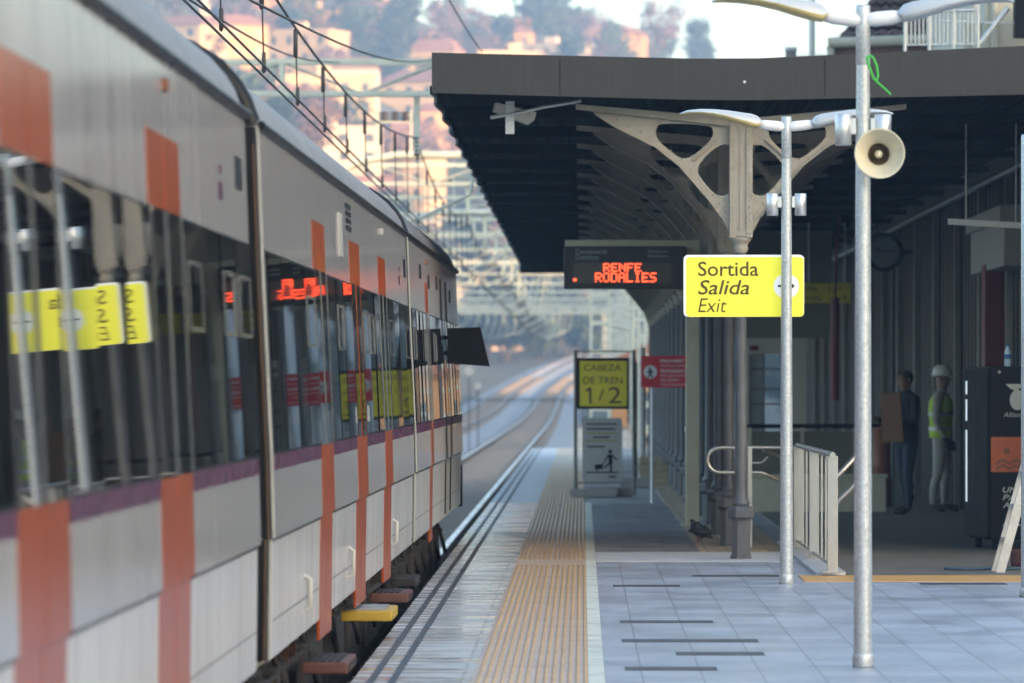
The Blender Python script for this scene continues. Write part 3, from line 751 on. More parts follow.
# light fixture under the canopy's front corner
c = W(515, 116, 36.9)
t = thing('canopy_light', 'small cream light fitting hung under the front corner of the canopy', 'light fitting', c, R(8))
mb = MB(); mb.add([(x, y, z) for y in (-.08, .08) for (x, z) in ((-.20, .04), (.12, -.08), (.17, -.04), (.19, .03), (-.18, .12))], [(0, 1, 2, 3, 4), (9, 8, 7, 6, 5), (0, 5, 6, 1), (1, 6, 7, 2), (2, 7, 8, 3), (3, 8, 9, 4), (4, 9, 5, 0)]); mb.build('housing', 'paint_white', t)
mb = MB(); mb.box(-.10, -.02, -.11, -.085, -.17, .13); mb.build('bracket', 'galv', t)
mb = MB(); mb.tube([(-.24, -.1, -.02), (0, -.1, .02), (.25, -.1, .08), (.6, -.1, .14)], .018, 8); mb.build('conduit', 'galv', t)

# ------------------------------------------------------------------ station building
XW = 4.92
sb = thing('station_building', 'long station building with ribbed dark wall under the canopy and cream upper floor', 'station building', (XW, 40 * DS, 0))
ly2 = lambda D: (D - 40) * DS
mb = MB(); y = ly2(37); yE = ly2(91); vs = []; k = 0
prof_y = []
while y < yE:
    prof_y += [(0, y), (0, y + .34), (-.07, y + .38), (-.07, y + .50), (0, y + .54)]; y += .58
for (x, yy) in prof_y: vs += [(x, yy, 0), (x, yy, 4.3)]
mb.add(vs, [(2 * i, 2 * i + 2, 2 * i + 3, 2 * i + 1) for i in range(len(prof_y) - 1)])
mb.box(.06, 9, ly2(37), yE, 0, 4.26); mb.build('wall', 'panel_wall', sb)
for i in range(13):
    D = 45 + i * 3.1; mb = MB(); mb.box(-.16, -.072, ly2(D) - .05, ly2(D) + .05, 0, 4.2, 0, .008); mb.build('mullion', 'mullion', sb)
mb = MB(); mb.box(-.16, -.02, ly2(37), yE, 4.02, 4.2); mb.tube([(-.2, ly2(38), 3.96), (-.2, yE, 3.96)], .05, 8); mb.build('wall_plate', 'mullion', sb)
mb = MB(); mb.box(XS(985, 45.2) - XW, XS(985, 45.2) - XW + .35, ly2(45.2), ly2(45.6), 0, 2.95); mb.build('door', 'dark_red', sb)
mb = MB(); mb.box(-.35, -.02, ly2(43.4), ly2(47.0), 2.88, 3.5, 0, .02); mb.box(-.40, -.01, ly2(43.3), ly2(47.1), 3.36, 3.54, 0, .01); mb.build('shutter_box', 'sign_grey', sb)
# upper floor seen over the canopy
mb = MB(); x0 = XS(985, 52) - XW; mb.box(x0, 9, ly2(52), ly2(66), 4.8, 10.5); mb.box(x0 - .25, x0 - .002, ly2(52.4), ly2(66), 4.8, 6.35); mb.build('upper_floor', 'cream_wall', sb)
mb = MB(); mb.tube([(XS(975, 52) - XW, ly2(52) - .1, 4.8), (XS(975, 52) - XW, ly2(52) - .1, 10)], .04, 8); mb.tube([(x0 + .12, ly2(52) - .06, 4.8), (x0 + .12, ly2(52) - .06, 10.4)], .05, 8); mb.build('downpipe', 'cream_wall', sb)
mb = MB(); a, b = W(977, 47, 51.6), W(1008, 8, 51.6); mb.tube([a - Vector(sb.location), b - Vector(sb.location)], .035, 6); a, b = W(940, 21, 51.6), W(1020, 24, 51.6); mb.tube([a - Vector(sb.location), b - Vector(sb.location)], .012, 6); mb.build('brace', 'galv', sb)
mb = MB(); a = W(1018, 20, 51.5) - Vector(sb.location); mb.box(a.x - .04, a.x + .5, a.y - .05, a.y + .3, a.z - .22, a.z + .3, 0, .02); mb.build('wall_box', 'black', sb)
# lower roof with gutter, left of it
De = 60; e0, e1 = W(828, 43, De) - Vector(sb.location), W(985, 38, De) - Vector(sb.location)
mb = MB(); mb.tube([e0, e1], .085, 10); mb.tube([e0 + Vector((.02, 0, -.05)), e0 + Vector((.12, 0, -.5)), e0 + Vector((.12, 0, -1.2))], .05, 8); mb.build('roof_gutter', 'cream_wall', sb)
mb = MB(); mb.box(e0.x + .1, e1.x, e0.y + .1, e0.y + 10, 4.7, e0.z - .02); mb.build('attic_wall', 'concrete', sb)
mb = MB(); ax = e0.x + .1
vs = [(ax, e0.y + .05, e0.z + .04), (e1.x, e0.y + .05, e0.z + .09), (e1.x, e0.y + 8, e0.z + 2.3), (ax + 1.9, e0.y + 8, e0.z + 2.3)]
for rr in range(14):
    f0, f1 = rr / 14, (rr + 1) / 14
    L0 = Vector(vs[0]).lerp(Vector(vs[3]), f0); L1 = Vector(vs[0]).lerp(Vector(vs[3]), f1); R0 = Vector(vs[1]).lerp(Vector(vs[2]), f0); R1 = Vector(vs[1]).lerp(Vector(vs[2]), f1)
    nn = 24; cols = []
    for i in range(nn + 1):
        dz = .05 * (i % 2); cols.append((L0.lerp(R0, i / nn) + Vector((0, 0, dz + .05)), L1.lerp(R1, i / nn) + Vector((0, 0, dz))))
    flat = [p for c_ in cols for p in c_]
    mb.add(flat, [(2 * i, 2 * i + 2, 2 * i + 3, 2 * i + 1) for i in range(nn)])
mb.add([Vector(p_) - Vector((0, 0, .02)) for p_ in vs] + [Vector(p_) - Vector((0, 0, .25)) for p_ in vs], [(0, 1, 2, 3), (7, 6, 5, 4), (0, 4, 5, 1), (1, 5, 6, 2), (2, 6, 7, 3), (3, 7, 4, 0)])
mb.build('roof', 'roof_tile', sb)
# terrace railing
D = 50; q = W(905, 50, D)
t = thing('terrace_railing', 'grey metal railing on the roof terrace in front of the cream upper floor', 'railing', q)
X0, X1 = 0, XS(978, D) - XS(905, D)
mb = MB(); mb.tube([(X0, 0, .47), (X1, 0, .50)], .018, 8); mb.tube([(X0, 0, .06), (X1, 0, .07)], .012, 8); mb.build('rails', 'galv', t)
for i in range(4): mb = MB(); xx = X0 + (X1 - X0) * i / 3; mb.tube([(xx, 0, -.6), (xx, 0, .56)], .022, 8); mb.build('post', 'galv', t)
mb = MB()
for i in range(18): xx = X0 + (X1 - X0) * (i + .5) / 18; mb.tube([(xx, 0, .06), (xx, 0, .47)], .010, 6)
mb.build('balusters', 'galv', t)
mb = MB(); q = W(812, 60, 66); mb.tube([(0, 0, -2.2), (0, 0, 4)], .05, 10); mb.lathe([(0, -2.2), (.1, -2.2), (.1, -2.1), (.05, -2.08)], n=12)
tag(mb.build('antenna_mast', 'galv', loc=q), 'thin pale mast rising above the canopy left of the tiled roof', 'mast')
mb = MB(); q = W(791, 60, 66); mb.lathe([(.09, -.9), (.09, .14), (.10, .14), (.10, .21), (0, .21)], n=16); tag(mb.build('roof_vent', 'concrete_pale', loc=q), 'short grey vent pipe standing on the canopy roof', 'vent')

# ------------------------------------------------------------------ departure display and its post
D = 45.1; s = D / 4000
q = W(692.5, 525, D); q.z = 0
t = thing('display_post', 'square beige steel post whose arm holds the red letter train display', 'post', q)
hz = ZS(240, D)
mb = MB(); mb.box(-.075, .075, -.075, .075, .02, hz, 0, .008); mb.build('column', 'beige_steel', t)
mb = MB(); mb.box(-.13, .13, -.13, .13, 0, .02); mb.build('base_plate', 'beige_steel', t)
mb = MB(); mb.box(XS(565, D) - q.x, -.077, -.06, .06, hz - .085, hz - .002, 0, .006); mb.build('arm', 'beige_steel', t)
mb = MB(); zz = ZS(432, D); mb.box(-.09, -.076, -.03, .03, zz, zz + .06); mb.build('switch', 'white', t)
cx, cz = (564 + 686) / 2, 267
c = W(cx, cz, D - .1)
t = thing('train_display', 'black hanging display with red letters RENFE RODALIES', 'display', c, 0)
fx = lambda px: (px - cx) * s
fz = lambda py: (cz - py) * s
mb = MB(); mb.box(fx(564), fx(686), -.12, .12, fz(289), fz(246.5), 0, .012); mb.build('case', 'display_case', t)
mb = MB(); mb.box(fx(573), fx(671.5), -.126, -.1205, fz(283.5), fz(263)); mb.build('screen', 'led_glass', t)
mb = MB(); text(mb, 'Destinació', fx(576), fx(607), fz(254), 4.6 * s, -.1225); text(mb, 'Destino', fx(576), fx(598.5), fz(259.6), 4.6 * s, -.1225)
text(mb, 'Plataforma', fx(648), fx(667), fz(253), 2.6 * s, -.1225); text(mb, 'Plataforma', fx(648), fx(668.5), fz(257.5), 2.6 * s, -.1225); mb.build('lettering', 'grey_text', t)
F57 = {'R': '11110 10001 10001 11110 10100 10010 10001', 'E': '11111 10000 10000 11110 10000 10000 11111', 'N': '10001 11001 10101 10101 10011 10001 10001', 'F': '11111 10000 10000 11110 10000 10000 10000',
       'O': '01110 10001 10001 10001 10001 10001 01110', 'D': '11110 10001 10001 10001 10001 10001 11110', 'A': '01110 10001 10001 11111 10001 10001 10001', 'L': '10000 10000 10000 10000 10000 10000 11111',
       'I': '01110 00100 00100 00100 00100 00100 01110', 'S': '01111 10000 10000 01110 00001 00001 11110'}
mb = MB()
def led(word, xa, xb, ya, yb):
    n = len(word) * 6 - 1; dx = (xb - xa) / n; dy = (yb - ya) / 7
    for i, chh in enumerate(word):
        for r_, row in enumerate(F57[chh].split()):
            for k_, on in enumerate(row):
                if on == '1':
                    x = xa + (i * 6 + k_) * dx; y = ya + r_ * dy
                    mb.box(fx(x + .06 * dx), fx(x + .94 * dx), -.131, -.1265, fz(y + .94 * dy), fz(y + .06 * dy))
led('RENFE', 603.3, 641.3, 263.6, 271.9); led('RODALIES', 595.3, 656, 272.9, 282.2)
mb.box(fx(573.5), fx(576.5), -.131, -.1265, fz(281.2), fz(278.8)); mb.build('led_letters', 'led', t)

# ------------------------------------------------------------------ temporary fence with signs
D = 56.6; s = D / 4000
q = W(604, 497, D); q.z = 0
t = thing('temporary_fence', 'wire mesh works fence on concrete feet that carries the yellow CABEZA board', 'fence', q)
fx = lambda px: (px - 604) * s
hz = ZS(350, D)
for px in (575.5, 634): mb = MB(); mb.tube([(fx(px), 0, .02), (fx(px), 0, hz)], .026, 10); mb.build('post', 'train_post', t)
mb = MB(); mb.tube([(fx(575.5), 0, hz - .02), (fx(634), 0, hz - .02)], .010, 6); mb.tube([(fx(575.5), 0, .2), (fx(634), 0, .2)], .010, 6)
for i in range(1, 17): xx = fx(575.5 + 58.5 * i / 17); mb.tube([(xx, 0, .2), (xx, 0, hz + .03)], .0035, 4, caps=False)
for i in range(1, 12): mb.tube([(fx(575.5), .006, .2 + i * .155), (fx(634), .006, .2 + i * .155)], .0035, 4, caps=False)
mb.build('wire_mesh', 'mesh_wire', t)
mb = MB(); mb.box(fx(570), fx(618), -.12, .10, 0, .12, 0, .02); mb.build('concrete_foot', 'concrete', t)
mb = MB(); mb.box(fx(586), fx(633), .13, .34, 0, .14, 0, .02); mb.build('concrete_foot', 'concrete', t)
# second panel to the right, standing further back
q2 = W(668, 487, 62); q2.z = 0
t2 = thing('temporary_fence', 'wire mesh fence behind the red sign, partly hidden by the square beige post', 'fence', q2)
for px in (636, 700): mb = MB(); mb.tube([((px - 668) * .0155, 0, .02), ((px - 668) * .0155, 0, 1.95)], .024, 10); mb.build('post', 'mesh_wire', t2)
mb = MB()
for i in range(1, 20): xx = (636 - 668 + 64 * i / 20) * .0155; mb.tube([(xx, 0, .2), (xx, 0, 1.95)], .0035, 4, caps=False)
for i in range(0, 12): mb.tube([(-32 * .0155, .006, .2 + i * .155), (32 * .0155, .006, .2 + i * .155)], .0035, 4, caps=False)
mb.build('wire_mesh', 'mesh_wire', t2)
mb = MB(); mb.box(-.75, -.25, -.15, .15, 0, .15, 0, .02); mb.build('concrete_foot', 'concrete', t2)

q = W(603, 383.5, D - .15)
t = thing('head_of_train_board', 'yellow black-framed board reading CABEZA DE TREN 1/2', 'sign', q, R(0))
fx = lambda px: (px - 603) * s
fz = lambda py: (383.5 - py) * s
mb = MB(); mb.box(fx(577.3), fx(629), -.02, .02, fz(409), fz(358), 0, .006); mb.build('frame', 'black', t)
mb = MB(); mb.box(fx(579.8), fx(626.8), -.026, -.021, fz(406.2), fz(361)); mb.build('panel', 'sign_yellow2', t)
mb = MB(); text(mb, 'CABEZA', fx(584), fx(621), fz(370.8), 6.2 * s, -.0285); text(mb, 'DE TREN', fx(583.4), fx(622.3), fz(383.7), 6.6 * s, -.0285)
mb.prism_y([(fx(a), fz(b)) for a, b in ((589.2, 403.7), (589.2, 390.6), (585.6, 391.6), (585.6, 390.0), (589.6, 387.6), (591.3, 387.6), (591.3, 403.7))], -.0285, -.0265); text(mb, '/', fx(598.5), fx(604), fz(400.5), 11 * s, -.0285); text(mb, '2', fx(608.5), fx(621), fz(403.2), 16 * s, -.0285)
mb.build('lettering', 'letter', t)
q = W(602.5, 450, D - .12)
t = thing('notice_board', 'pale grey notice showing a figure pulling a suitcase, below the CABEZA board', 'sign', q)
fx = lambda px: (560 + px / 6.827 - 602.5) * s
fz = lambda py: (450 - 410 - py / 6.827) * s
mb = MB(); mb.prism_y([(a, b + .0) for a, b in rrect(.28, .45, .03)], -.012, .012); mb.build('panel', 'sign_grey', t)
mb = MB()
for (y, x0, x1, th) in ((96, 180, 392, 5), (130, 180, 385, 6), (186, 228, 345, 6), (250, 185, 315, 5), (455, 332, 390, 7)):
    n = int((x1 - x0) / 11)
    for i in range(n): mb.box(fx(x0 + i * 11), fx(x0 + i * 11 + 8.5), -.0155, -.0125, fz(y + th), fz(y - th))
mb.box(fx(178), fx(398), -.0155, -.0125, fz(430), fz(421))
mb.disc_y(fx(343), fz(284), 13 / 6.827 * s, -.0155, -.0125)
def limb(pts, w):
    for (a, b) in zip(pts, pts[1:]):
        A, B = Vector((fx(a[0]), fz(a[1]))), Vector((fx(b[0]), fz(b[1]))); d = (B - A).normalized(); nrm = Vector((-d.y, d.x)) * w / 6.827 * s
        e = d * w * .5 / 6.827 * s
        mb.prism_y([tuple(A - nrm - e), tuple(B - nrm + e), tuple(B + nrm + e), tuple(A + nrm - e)], -.0155, -.0125)
limb([(343, 310), (346, 365)], 13); limb([(346, 360), (348, 422)], 7); limb([(340, 360), (306, 392)], 6); limb([(330, 306), (308, 345)], 5); limb([(355, 308), (388, 340)], 5); limb([(308, 345), (290, 375)], 3)
limb([(245, 390), (285, 385)], 17); limb([(252, 400), (255, 420)], 3)
mb.build('pictogram', 'black', t)
mb = MB()
for y in (158, 211): mb.box(fx(180), fx(392), -.0155, -.0125, fz(y + 5), fz(y - 5))
mb.build('rule_lines', 'ochre_line', t)

D = 53.6; s = D / 4000
q = W(652, 470, D); q.z = 0
t = thing('prohibition_sign', 'red sign with a walking figure in a white disc, beside the beige post', 'sign', q)
fx = lambda px: (px - 652) * s
fz = lambda py: ZS(py, D)
mb = MB(); mb.box(fx(641), fx(706), -.035, -.02, fz(387.6), fz(355.8), 0, .004); mb.build('panel', 'red', t)
mb = MB(); mb.tube([(0, 0, 0), (0, 0, fz(360))], .022, 10); mb.tube([(fx(688), 0, 0), (fx(688), 0, fz(360))], .022, 10); mb.build('post', 'white', t)
mb = MB(); mb.disc_y(fx(650.3), fz(372), 6.6 * s, -.039, -.036)
text(mb, 'PROHIBIT EL PAS', fx(660.3), fx(702), fz(362.3), 2.8 * s, -.0375, bold=.02); text(mb, 'Només personal autoritzat', fx(660.5), fx(702), fz(366.6), 2.2 * s, -.0375)
text(mb, 'PROHIBIDO EL PASO', fx(660.5), fx(703), fz(372.4), 2.8 * s, -.0375, bold=.02); text(mb, 'Sólo personal autorizado', fx(660.5), fx(702), fz(376.4), 2.2 * s, -.0375)
text(mb, 'NO ENTRY', fx(661), fx(679.5), fz(381.3), 2.5 * s, -.0375); text(mb, 'Authorised personnel only', fx(661), fx(702), fz(385.4), 2.0 * s, -.0375)
mb.build('lettering', 'white', t)
mb = MB(); mb.disc_y(fx(650.1), fz(368.6), 1.2 * s, -.043, -.040)
for (a, b, w) in (((650.2, 370), (650.2, 374), 1.2), ((650, 374), (648, 377.6), .7), ((650.4, 374), (652.6, 377.6), .7), ((650, 370.4), (646.8, 372.8), .6), ((650.3, 370.4), (653.4, 372.6), .6)):
    A, B = Vector((fx(a[0]), fz(a[1]))), Vector((fx(b[0]), fz(b[1]))); d = (B - A).normalized(); nrm = Vector((-d.y, d.x)) * w * s
    mb.prism_y([tuple(A - nrm), tuple(B - nrm), tuple(B + nrm), tuple(A + nrm)], -.043, -.040)
mb.build('figure_symbol', 'black', t)
mb = MB(); q = W(642.5, 480, 66.7); q.z = 0; mb.lathe([(.07, 0), (.07, .1), (.055, .11), (.05, 2.2), (0, 2.22)], n=14)
tag(mb.build('white_pole', 'paint_white', loc=q), 'short pale pole just behind the red prohibition sign', 'pole')
mb = MB(); q = W(655, 484, 64); q.z = 0
for i in range(4): mb.box(-.27 + .02 * (i % 2), .34 - .07 * i, -.3, .3, i * .11, i * .11 + .105, 0, .012)
tag(mb.build('block_stack', 'sand', loc=q), 'low stack of sandy paving blocks behind the mesh fence', 'paving blocks')

# ------------------------------------------------------------------ railings
q = Vector((2.085, 33.3 * DS, 0)); Lf = 5.3 * DS
t = thing('barrier_fence', 'stainless steel fence of upright bars beside the second lamp post', 'fence', q)
for yy in (0, Lf / 2, Lf): mb = MB(); mb.box(-.045, .045, yy - .03, yy + .03, .03, 1.0, 0, .006); mb.build('post', 'steel', t)
mb = MB(); mb.tube([(0, -.05, 1.01), (0, Lf + .05, 1.01)], .025, 10); mb.build('top_rail', 'steel', t)
mb = MB()
for i in range(9): yy = Lf * (i + .5) / 9; mb.box(-.009, .009, yy - .011, yy + .011, .09, .98)
mb.box(-.02, .02, .04, Lf - .04, .08, .10); mb.build('bars', 'steel', t)
mb = MB()
for yy in (0, Lf / 2, Lf): mb.box(-.09, .09, yy - .08, yy + .08, .03, .045)
mb.build('foot_plates', 'steel', t)
D = 39.0; s = D / 4000
q = W(750, 548, D); q.z = 0
t = thing('handrail', 'stainless looped handrail passing behind the foremost iron column', 'handrail', q)
fx = lambda px: (px - 750) * s
fz = lambda py: ZS(py, D)
pts = [(fx(797), 0, fz(447.5)), (fx(720), 0, fz(447.5))]
for i in range(1, 9): a = math.pi * i / 9; pts.append((fx(720) - .122 * math.sin(a), 0, (fz(447.5) + fz(472.5)) / 2 + .122 * math.cos(a)))
pts += [(fx(720), 0, fz(472.5)), (fx(761), 0, fz(472.5)), (fx(765), 0, fz(474)), (fx(800), .3, fz(490))]
mb = MB(); mb.tube(pts, .02, 10); mb.build('loop_rail', 'steel', t)
mb = MB(); mb.box(-.02, .02, -.02, .02, 0, fz(447.5)); mb.build('post', 'steel', t)
mb = MB(); mb.tube([(fx(764), .1, fz(450)), (fx(798), .4, fz(464))], .02, 10); mb.tube([(fx(745), .1, fz(463)), (fx(762), .1, fz(463)), (fx(768), .1, fz(457))], .012, 8); mb.build('sloping_rail', 'steel', t)
D = 37.5; s = D / 4000
q = W(857, 560, D); q.z = 0
t = thing('handrail', 'short white sloping handrail right of the steel bar fence', 'handrail', q)
fz = lambda py: ZS(py, D)
mb = MB(); mb.tube([(-24 * s, 0, fz(481)), (0, 0, fz(455)), (.02, .1, fz(452))], .026, 10); mb.tube([(-24 * s, 0, fz(507)), (0, 0, fz(483))], .026, 10); mb.build('rails', 'steel', t)
mb = MB(); mb.tube([(0, 0, 0), (0, 0, fz(452))], .028, 10); mb.build('post', 'steel', t)
# low wall, parapet, lobby wall behind
q = W(770, 512, 50); q.z = 0
mb = MB(); mb.box(-.35, 1.45, 0, .2, 0, .43, 0, .01); mb.box(-.37, 1.47, -.02, .22, .432, .47)
tag(mb.build('low_wall', 'beige_steel', loc=q), 'low beige wall behind the looped handrail', 'wall')
q = W(770, 500, 55); q.z = 0
t = thing('parapet', 'olive panelled parapet with dark top rail behind the low beige wall', 'parapet', q)
mb = MB(); mb.box(-.3, 1.9, 0, .06, .1, .95); mb.build('panel', 'olive', t)
mb = MB(); mb.tube([(-.32, .03, 1.02), (1.95, .03, 1.02)], .03, 8); mb.build('top_rail', 'black', t)
for i in range(4): mb = MB(); mb.box(-.3 + i * .72, -.25 + i * .72, -.02, .08, 0, 1.0); mb.build('post', 'steel', t)
q = W(776, 490, 64); q.z = 0
t = thing('lobby_wall', 'beige lobby front with a glazed doorway under the canopy behind the Sortida sign', 'lobby', q)
s = 64 / 4000
fx = lambda px: (px - 776) * s
fz = lambda py: ZS(py, 64)
mb = MB(); X0, X1 = fx(745), fx(806); 
mb.box(X0, fx(749), 0, .2, 0, fz(338)); mb.box(fx(783), X1, 0, .2, 0, fz(338)); mb.box(fx(749), fx(783), 0, .2, fz(354), fz(338)); mb.build('front', 'cream_wall', t)
mb = MB(); mb.box(X0 - .2, fx(832), -.02, .22, fz(338), 4.05); mb.build('upper_panel', 'olive', t)
mb = MB()
for px in (749, 762.5, 782): mb.box(fx(px), fx(px) + .04, .05, .12, 0, fz(354))
for py in (370, 390, 405): mb.box(fx(749), fx(783), .06, .11, fz(py), fz(py) + .03)
mb.build('door_frame', 'train_post', t)
mb = MB(); mb.box(fx(749) + .04, fx(762.5), .07, .09, 0, fz(354)); mb.build('door_pane', 'clock_face', t)
mb = MB(); mb.box(fx(749.5), fx(758), -.03, -.004, fz(350.5), fz(345.5)); mb.build('door_plate', 'dark_red', t)
# hanging yellow platform sign, red pipe, clock, tube light
D = 63; s = D / 4000
q = W(827, 293, D)
t = thing('hanging_sign', 'small dim yellow platform sign hung under the canopy behind the Sortida sign', 'sign', q)
mb = MB(); mb.box(-24 * s, 23.5 * s, -.05, .05, -10 * s, 10 * s, 0, .01); mb.build('panel', 'sign_yellow2', t)
mb = MB(); text(mb, 'Via', -22 * s, -10 * s, 2 * s, 5 * s, -.053); text(mb, '3 y 4', 1 * s, 14 * s, 2 * s, 5 * s, -.053); text(mb, 'Andana', -22 * s, -6 * s, -7.5 * s, 5 * s, -.053); text(mb, '3 i 4', 7 * s, 19 * s, -7.5 * s, 5 * s, -.053); mb.build('lettering', 'letter', t)
mb = MB()
for a in (-18, 18): mb.tube([(a * s, 0, 10 * s), (a * s, 0, 4.15 - q.z)], .012, 6)
mb.build('hanger', 'galv', t)
q = W(835, 400, 61); mb = MB(); z1 = ZS(298, 61) - q.z; mb.tube([(0, 0, 0), (0, 0, z1)], .07, 12); mb.tube([(0, 0, z1), (.05, 0, 4.2 - q.z)], .02, 8)
tag(mb.build('red_pipe', 'dark_red', loc=q), 'dark red vertical pipe hanging under the canopy near the yellow platform sign', 'pipe')
q = W(884, 252, 58)
t = thing('station_clock', 'round black-rimmed station clock mounted on the ribbed wall', 'clock', q)
rr = 18 * 58 / 4000
mb = MB(); mb.lathe([(0, .06), (rr, .06), (rr + .02, .03), (rr + .02, -.05), (rr - .03, -.05), (rr - .04, -.035)], n=40, axis='y'); mb.build('rim', 'black', t)
mb = MB(); mb.lathe([(0, -.034), (rr - .03, -.034)], n=40, axis='y'); mb.build('dial', 'clock_face', t)
mb = MB()
for (a, l_) in ((R(155), .13), (R(10), .17)):
    A = Vector((0, 0)); B = Vector((math.cos(a), math.sin(a))) * l_; nn = Vector((-B.y, B.x)).normalized() * .008
    mb.prism_y([tuple(A - nn), tuple(B - nn), tuple(B + nn), tuple(A + nn)], -.040, -.036)
for i in range(12): a = R(30 * i); mb.ball((math.cos(a) * (rr - .06), -.036, math.sin(a) * (rr - .06)), .008, 0, 1)
mb.build('hands', 'black', t)
mb = MB(); mb.tube([(rr, 0, 0), (XW - q.x - .05, 0, 0)], .025, 8); mb.build('bracket', 'black', t)
q = W(986, 224.5, 40); s = .01
t = thing('tube_light', 'thin white tube light hanging across the top right under the canopy', 'light fitting', q)
mb = MB(); mb.add([(x, y, z) for y in (-.03, .03) for (x, z) in ((-.38, .0), (.5, -.05), (.5, .01), (-.38, .06))], [(0, 1, 2, 3), (7, 6, 5, 4), (0, 4, 5, 1), (1, 5, 6, 2), (2, 6, 7, 3), (3, 7, 4, 0)]); mb.build('batten', 'white', t)
mb = MB(); mb.tube([(-.2, 0, .05), (-.2, 0, 4.2 - q.z)], .008, 6); mb.tube([(.3, 0, .02), (.3, 0, 4.2 - q.z)], .008, 6); mb.build('hanger', 'galv', t)
q = W(893, 512, 50); q.z = 0; mb = MB(); mb.lathe([(.06, 0), (.06, .01), (.022, .02), (.022, 3.0), (0, 3.02)], n=10)
tag(mb.build('steel_prop', 'mullion', loc=q), 'thin grey pole standing just left of the man in dark clothes', 'pole')
# orange barrel behind the pole
q = W(882, 506, 52); q.z = 0; mb = MB(); mb.lathe([(0, 0), (.12, 0), (.13, .03), (.12, .5), (.135, .52), (.12, .55), (.115, 1.0), (.13, 1.03), (0, 1.05)], n=18)
tag(mb.build('traffic_barrel', 'cone_orange', loc=q), 'dull orange marker barrel left of the men', 'traffic barrel')

# ------------------------------------------------------------------ vending machine, bottle, ladder, hose
D = 38.5; s = D / 4000
q = W(990.5, 551, D); q.z = 0
t = thing('vending_machine', 'dark vending machine with an orange panel and cream lettering at the right edge', 'vending machine', q, R(9))
H = 1.77; wv, dv = .75, .95
mb = MB(); mb.box(0, wv, 0, dv, .1, H, 0, .015); mb.build('cabinet', 'vend_dark', t)
mb = MB(); mb.box(-.03, -.002, .0, dv, .12, H - .02, 0, .008); mb.build('front_door', 'black', t)
mb = MB()
for (z0, z1) in ((1.50, 1.63), (1.24, 1.45), (.45, 1.15)): mb.box(-.036, -.031, dv - .10, dv - .05, z0, z1)
mb.build('light_strip', 'vend_light', t)
for (a, b) in ((.05, .08), (.65, .08), (.05, .8), (.65, .8)): mb = MB(); mb.box(a, a + .06, b, b + .06, 0, .1); mb.build('foot', 'black', t)
fx = lambda px: (px - 990.5) * s
fz = lambda py: ZS(py, D)
mb = MB(); mb.box(.005, .62, -.005, -.001, fz(472), fz(437)); mb.build('orange_panel', 'vend_orange', t)
mb = MB()
mb.disc_y(fx(999.5), fz(372), .014, -.004, -.001); mb.build('screw_cap', 'vend_mark', t); mb = MB()
mb.prism_y([(fx(1006 + 19 * i / 12), fz(384) - (.0 if i in (0, 12) else .06 * math.sin(math.pi * i / 12))) for i in range(13)], -.004, -.001)
mb.prism_y([(fx(1018) + .075 * math.cos(a * .2618), fz(400) + .098 * math.sin(a * .2618)) for a in range(24)], -.0045, -.001); mb.build('emblem', 'vend_mark', t); mb = MB()
text(mb, 'Alliance', fx(1003.5), fx(1028), fz(417), .045, -.003, shear=.25)
for i, w_ in enumerate(('UNA', 'PAUSA', 'AGUA')): text(mb, w_, fx(1003), fx(1003) + .068 * len(w_), fz(492.5 + i * 7.6), .052, -.003, shear=.2, bold=.015)
mb.box(fx(1003), fx(1040), -.003, -.001, fz(526), fz(524.5)); mb.build('lettering', 'vend_mark', t)
mb = MB(); mb.disc_y(fx(1007), fz(451), .032, -.010, -.006)
for k in range(2):
    P_ = [(fx(996 + i * 2.4), fz(463 + k * 5.5 - 4.2 * abs(math.sin(i * .55)))) for i in range(15)]
    mb.prism_y(P_ + [(a, b - .028) for a, b in P_[::-1]], -.010, -.006)
mb.build('sun_emblem', 'cone_orange', t)
q2 = Vector((q.x + .20, q.y + .45, H)); mb = MB()
t = thing('water_bottle', 'small clear water bottle standing on the vending machine', 'bottle', q2)
mb.lathe([(0, 0), (.030, 0), (.033, .01), (.033, .06), (.030, .08), (.033, .10), (.033, .14), (.014, .18), (.012, .2)], n=16); mb.build('bottle_body', 'bottle', t)
mb = MB(); mb.lathe([(.014, .195), (.014, .215), (0, .217)], n=12); mb.lathe([(.0335, .075), (.0335, .12)], n=16); mb.build('cap', 'blue', t)
D = 33.9; q = W(1000, 573, D); q.z = 0
t = thing('stepladder', 'white paint-splashed stepladder leg leaning at the right edge', 'stepladder', q)
for yy in (0, .42): mb = MB(); mb.add([(a + (0 if z < .1 else .47), yy + b, z) for z in (0, 1.7) for (a, b) in ((-.04, -.02), (.04, -.02), (.04, .03), (-.04, .03))], [(0, 1, 2, 3), (7, 6, 5, 4), (0, 4, 5, 1), (1, 5, 6, 2), (2, 6, 7, 3), (3, 7, 4, 0)]); mb.build('leg', 'paint_white', t)
for yy in (0, .42): mb = MB(); mb.add([(a + (.95 if z < .1 else .52), yy + b, z) for z in (0, 1.7) for (a, b) in ((-.025, -.02), (.025, -.02), (.025, .03), (-.025, .03))], [(0, 1, 2, 3), (7, 6, 5, 4), (0, 4, 5, 1), (1, 5, 6, 2), (2, 6, 7, 3), (3, 7, 4, 0)]); mb.build('leg', 'paint_white', t)
for i in range(1, 6): mb = MB(); x = .47 * i / 6; mb.box(x - .04, x + .04, .02, .41, 1.7 * i / 6 - .012, 1.7 * i / 6 + .012); mb.build('rung', 'paint_white', t)
mb = MB(); mb.box(.42, .58, -.03, .46, 1.7, 1.73); mb.build('top_step', 'paint_white', t)
D = 34.3; q = W(945, 571, D); q.z = .016; mb = MB()
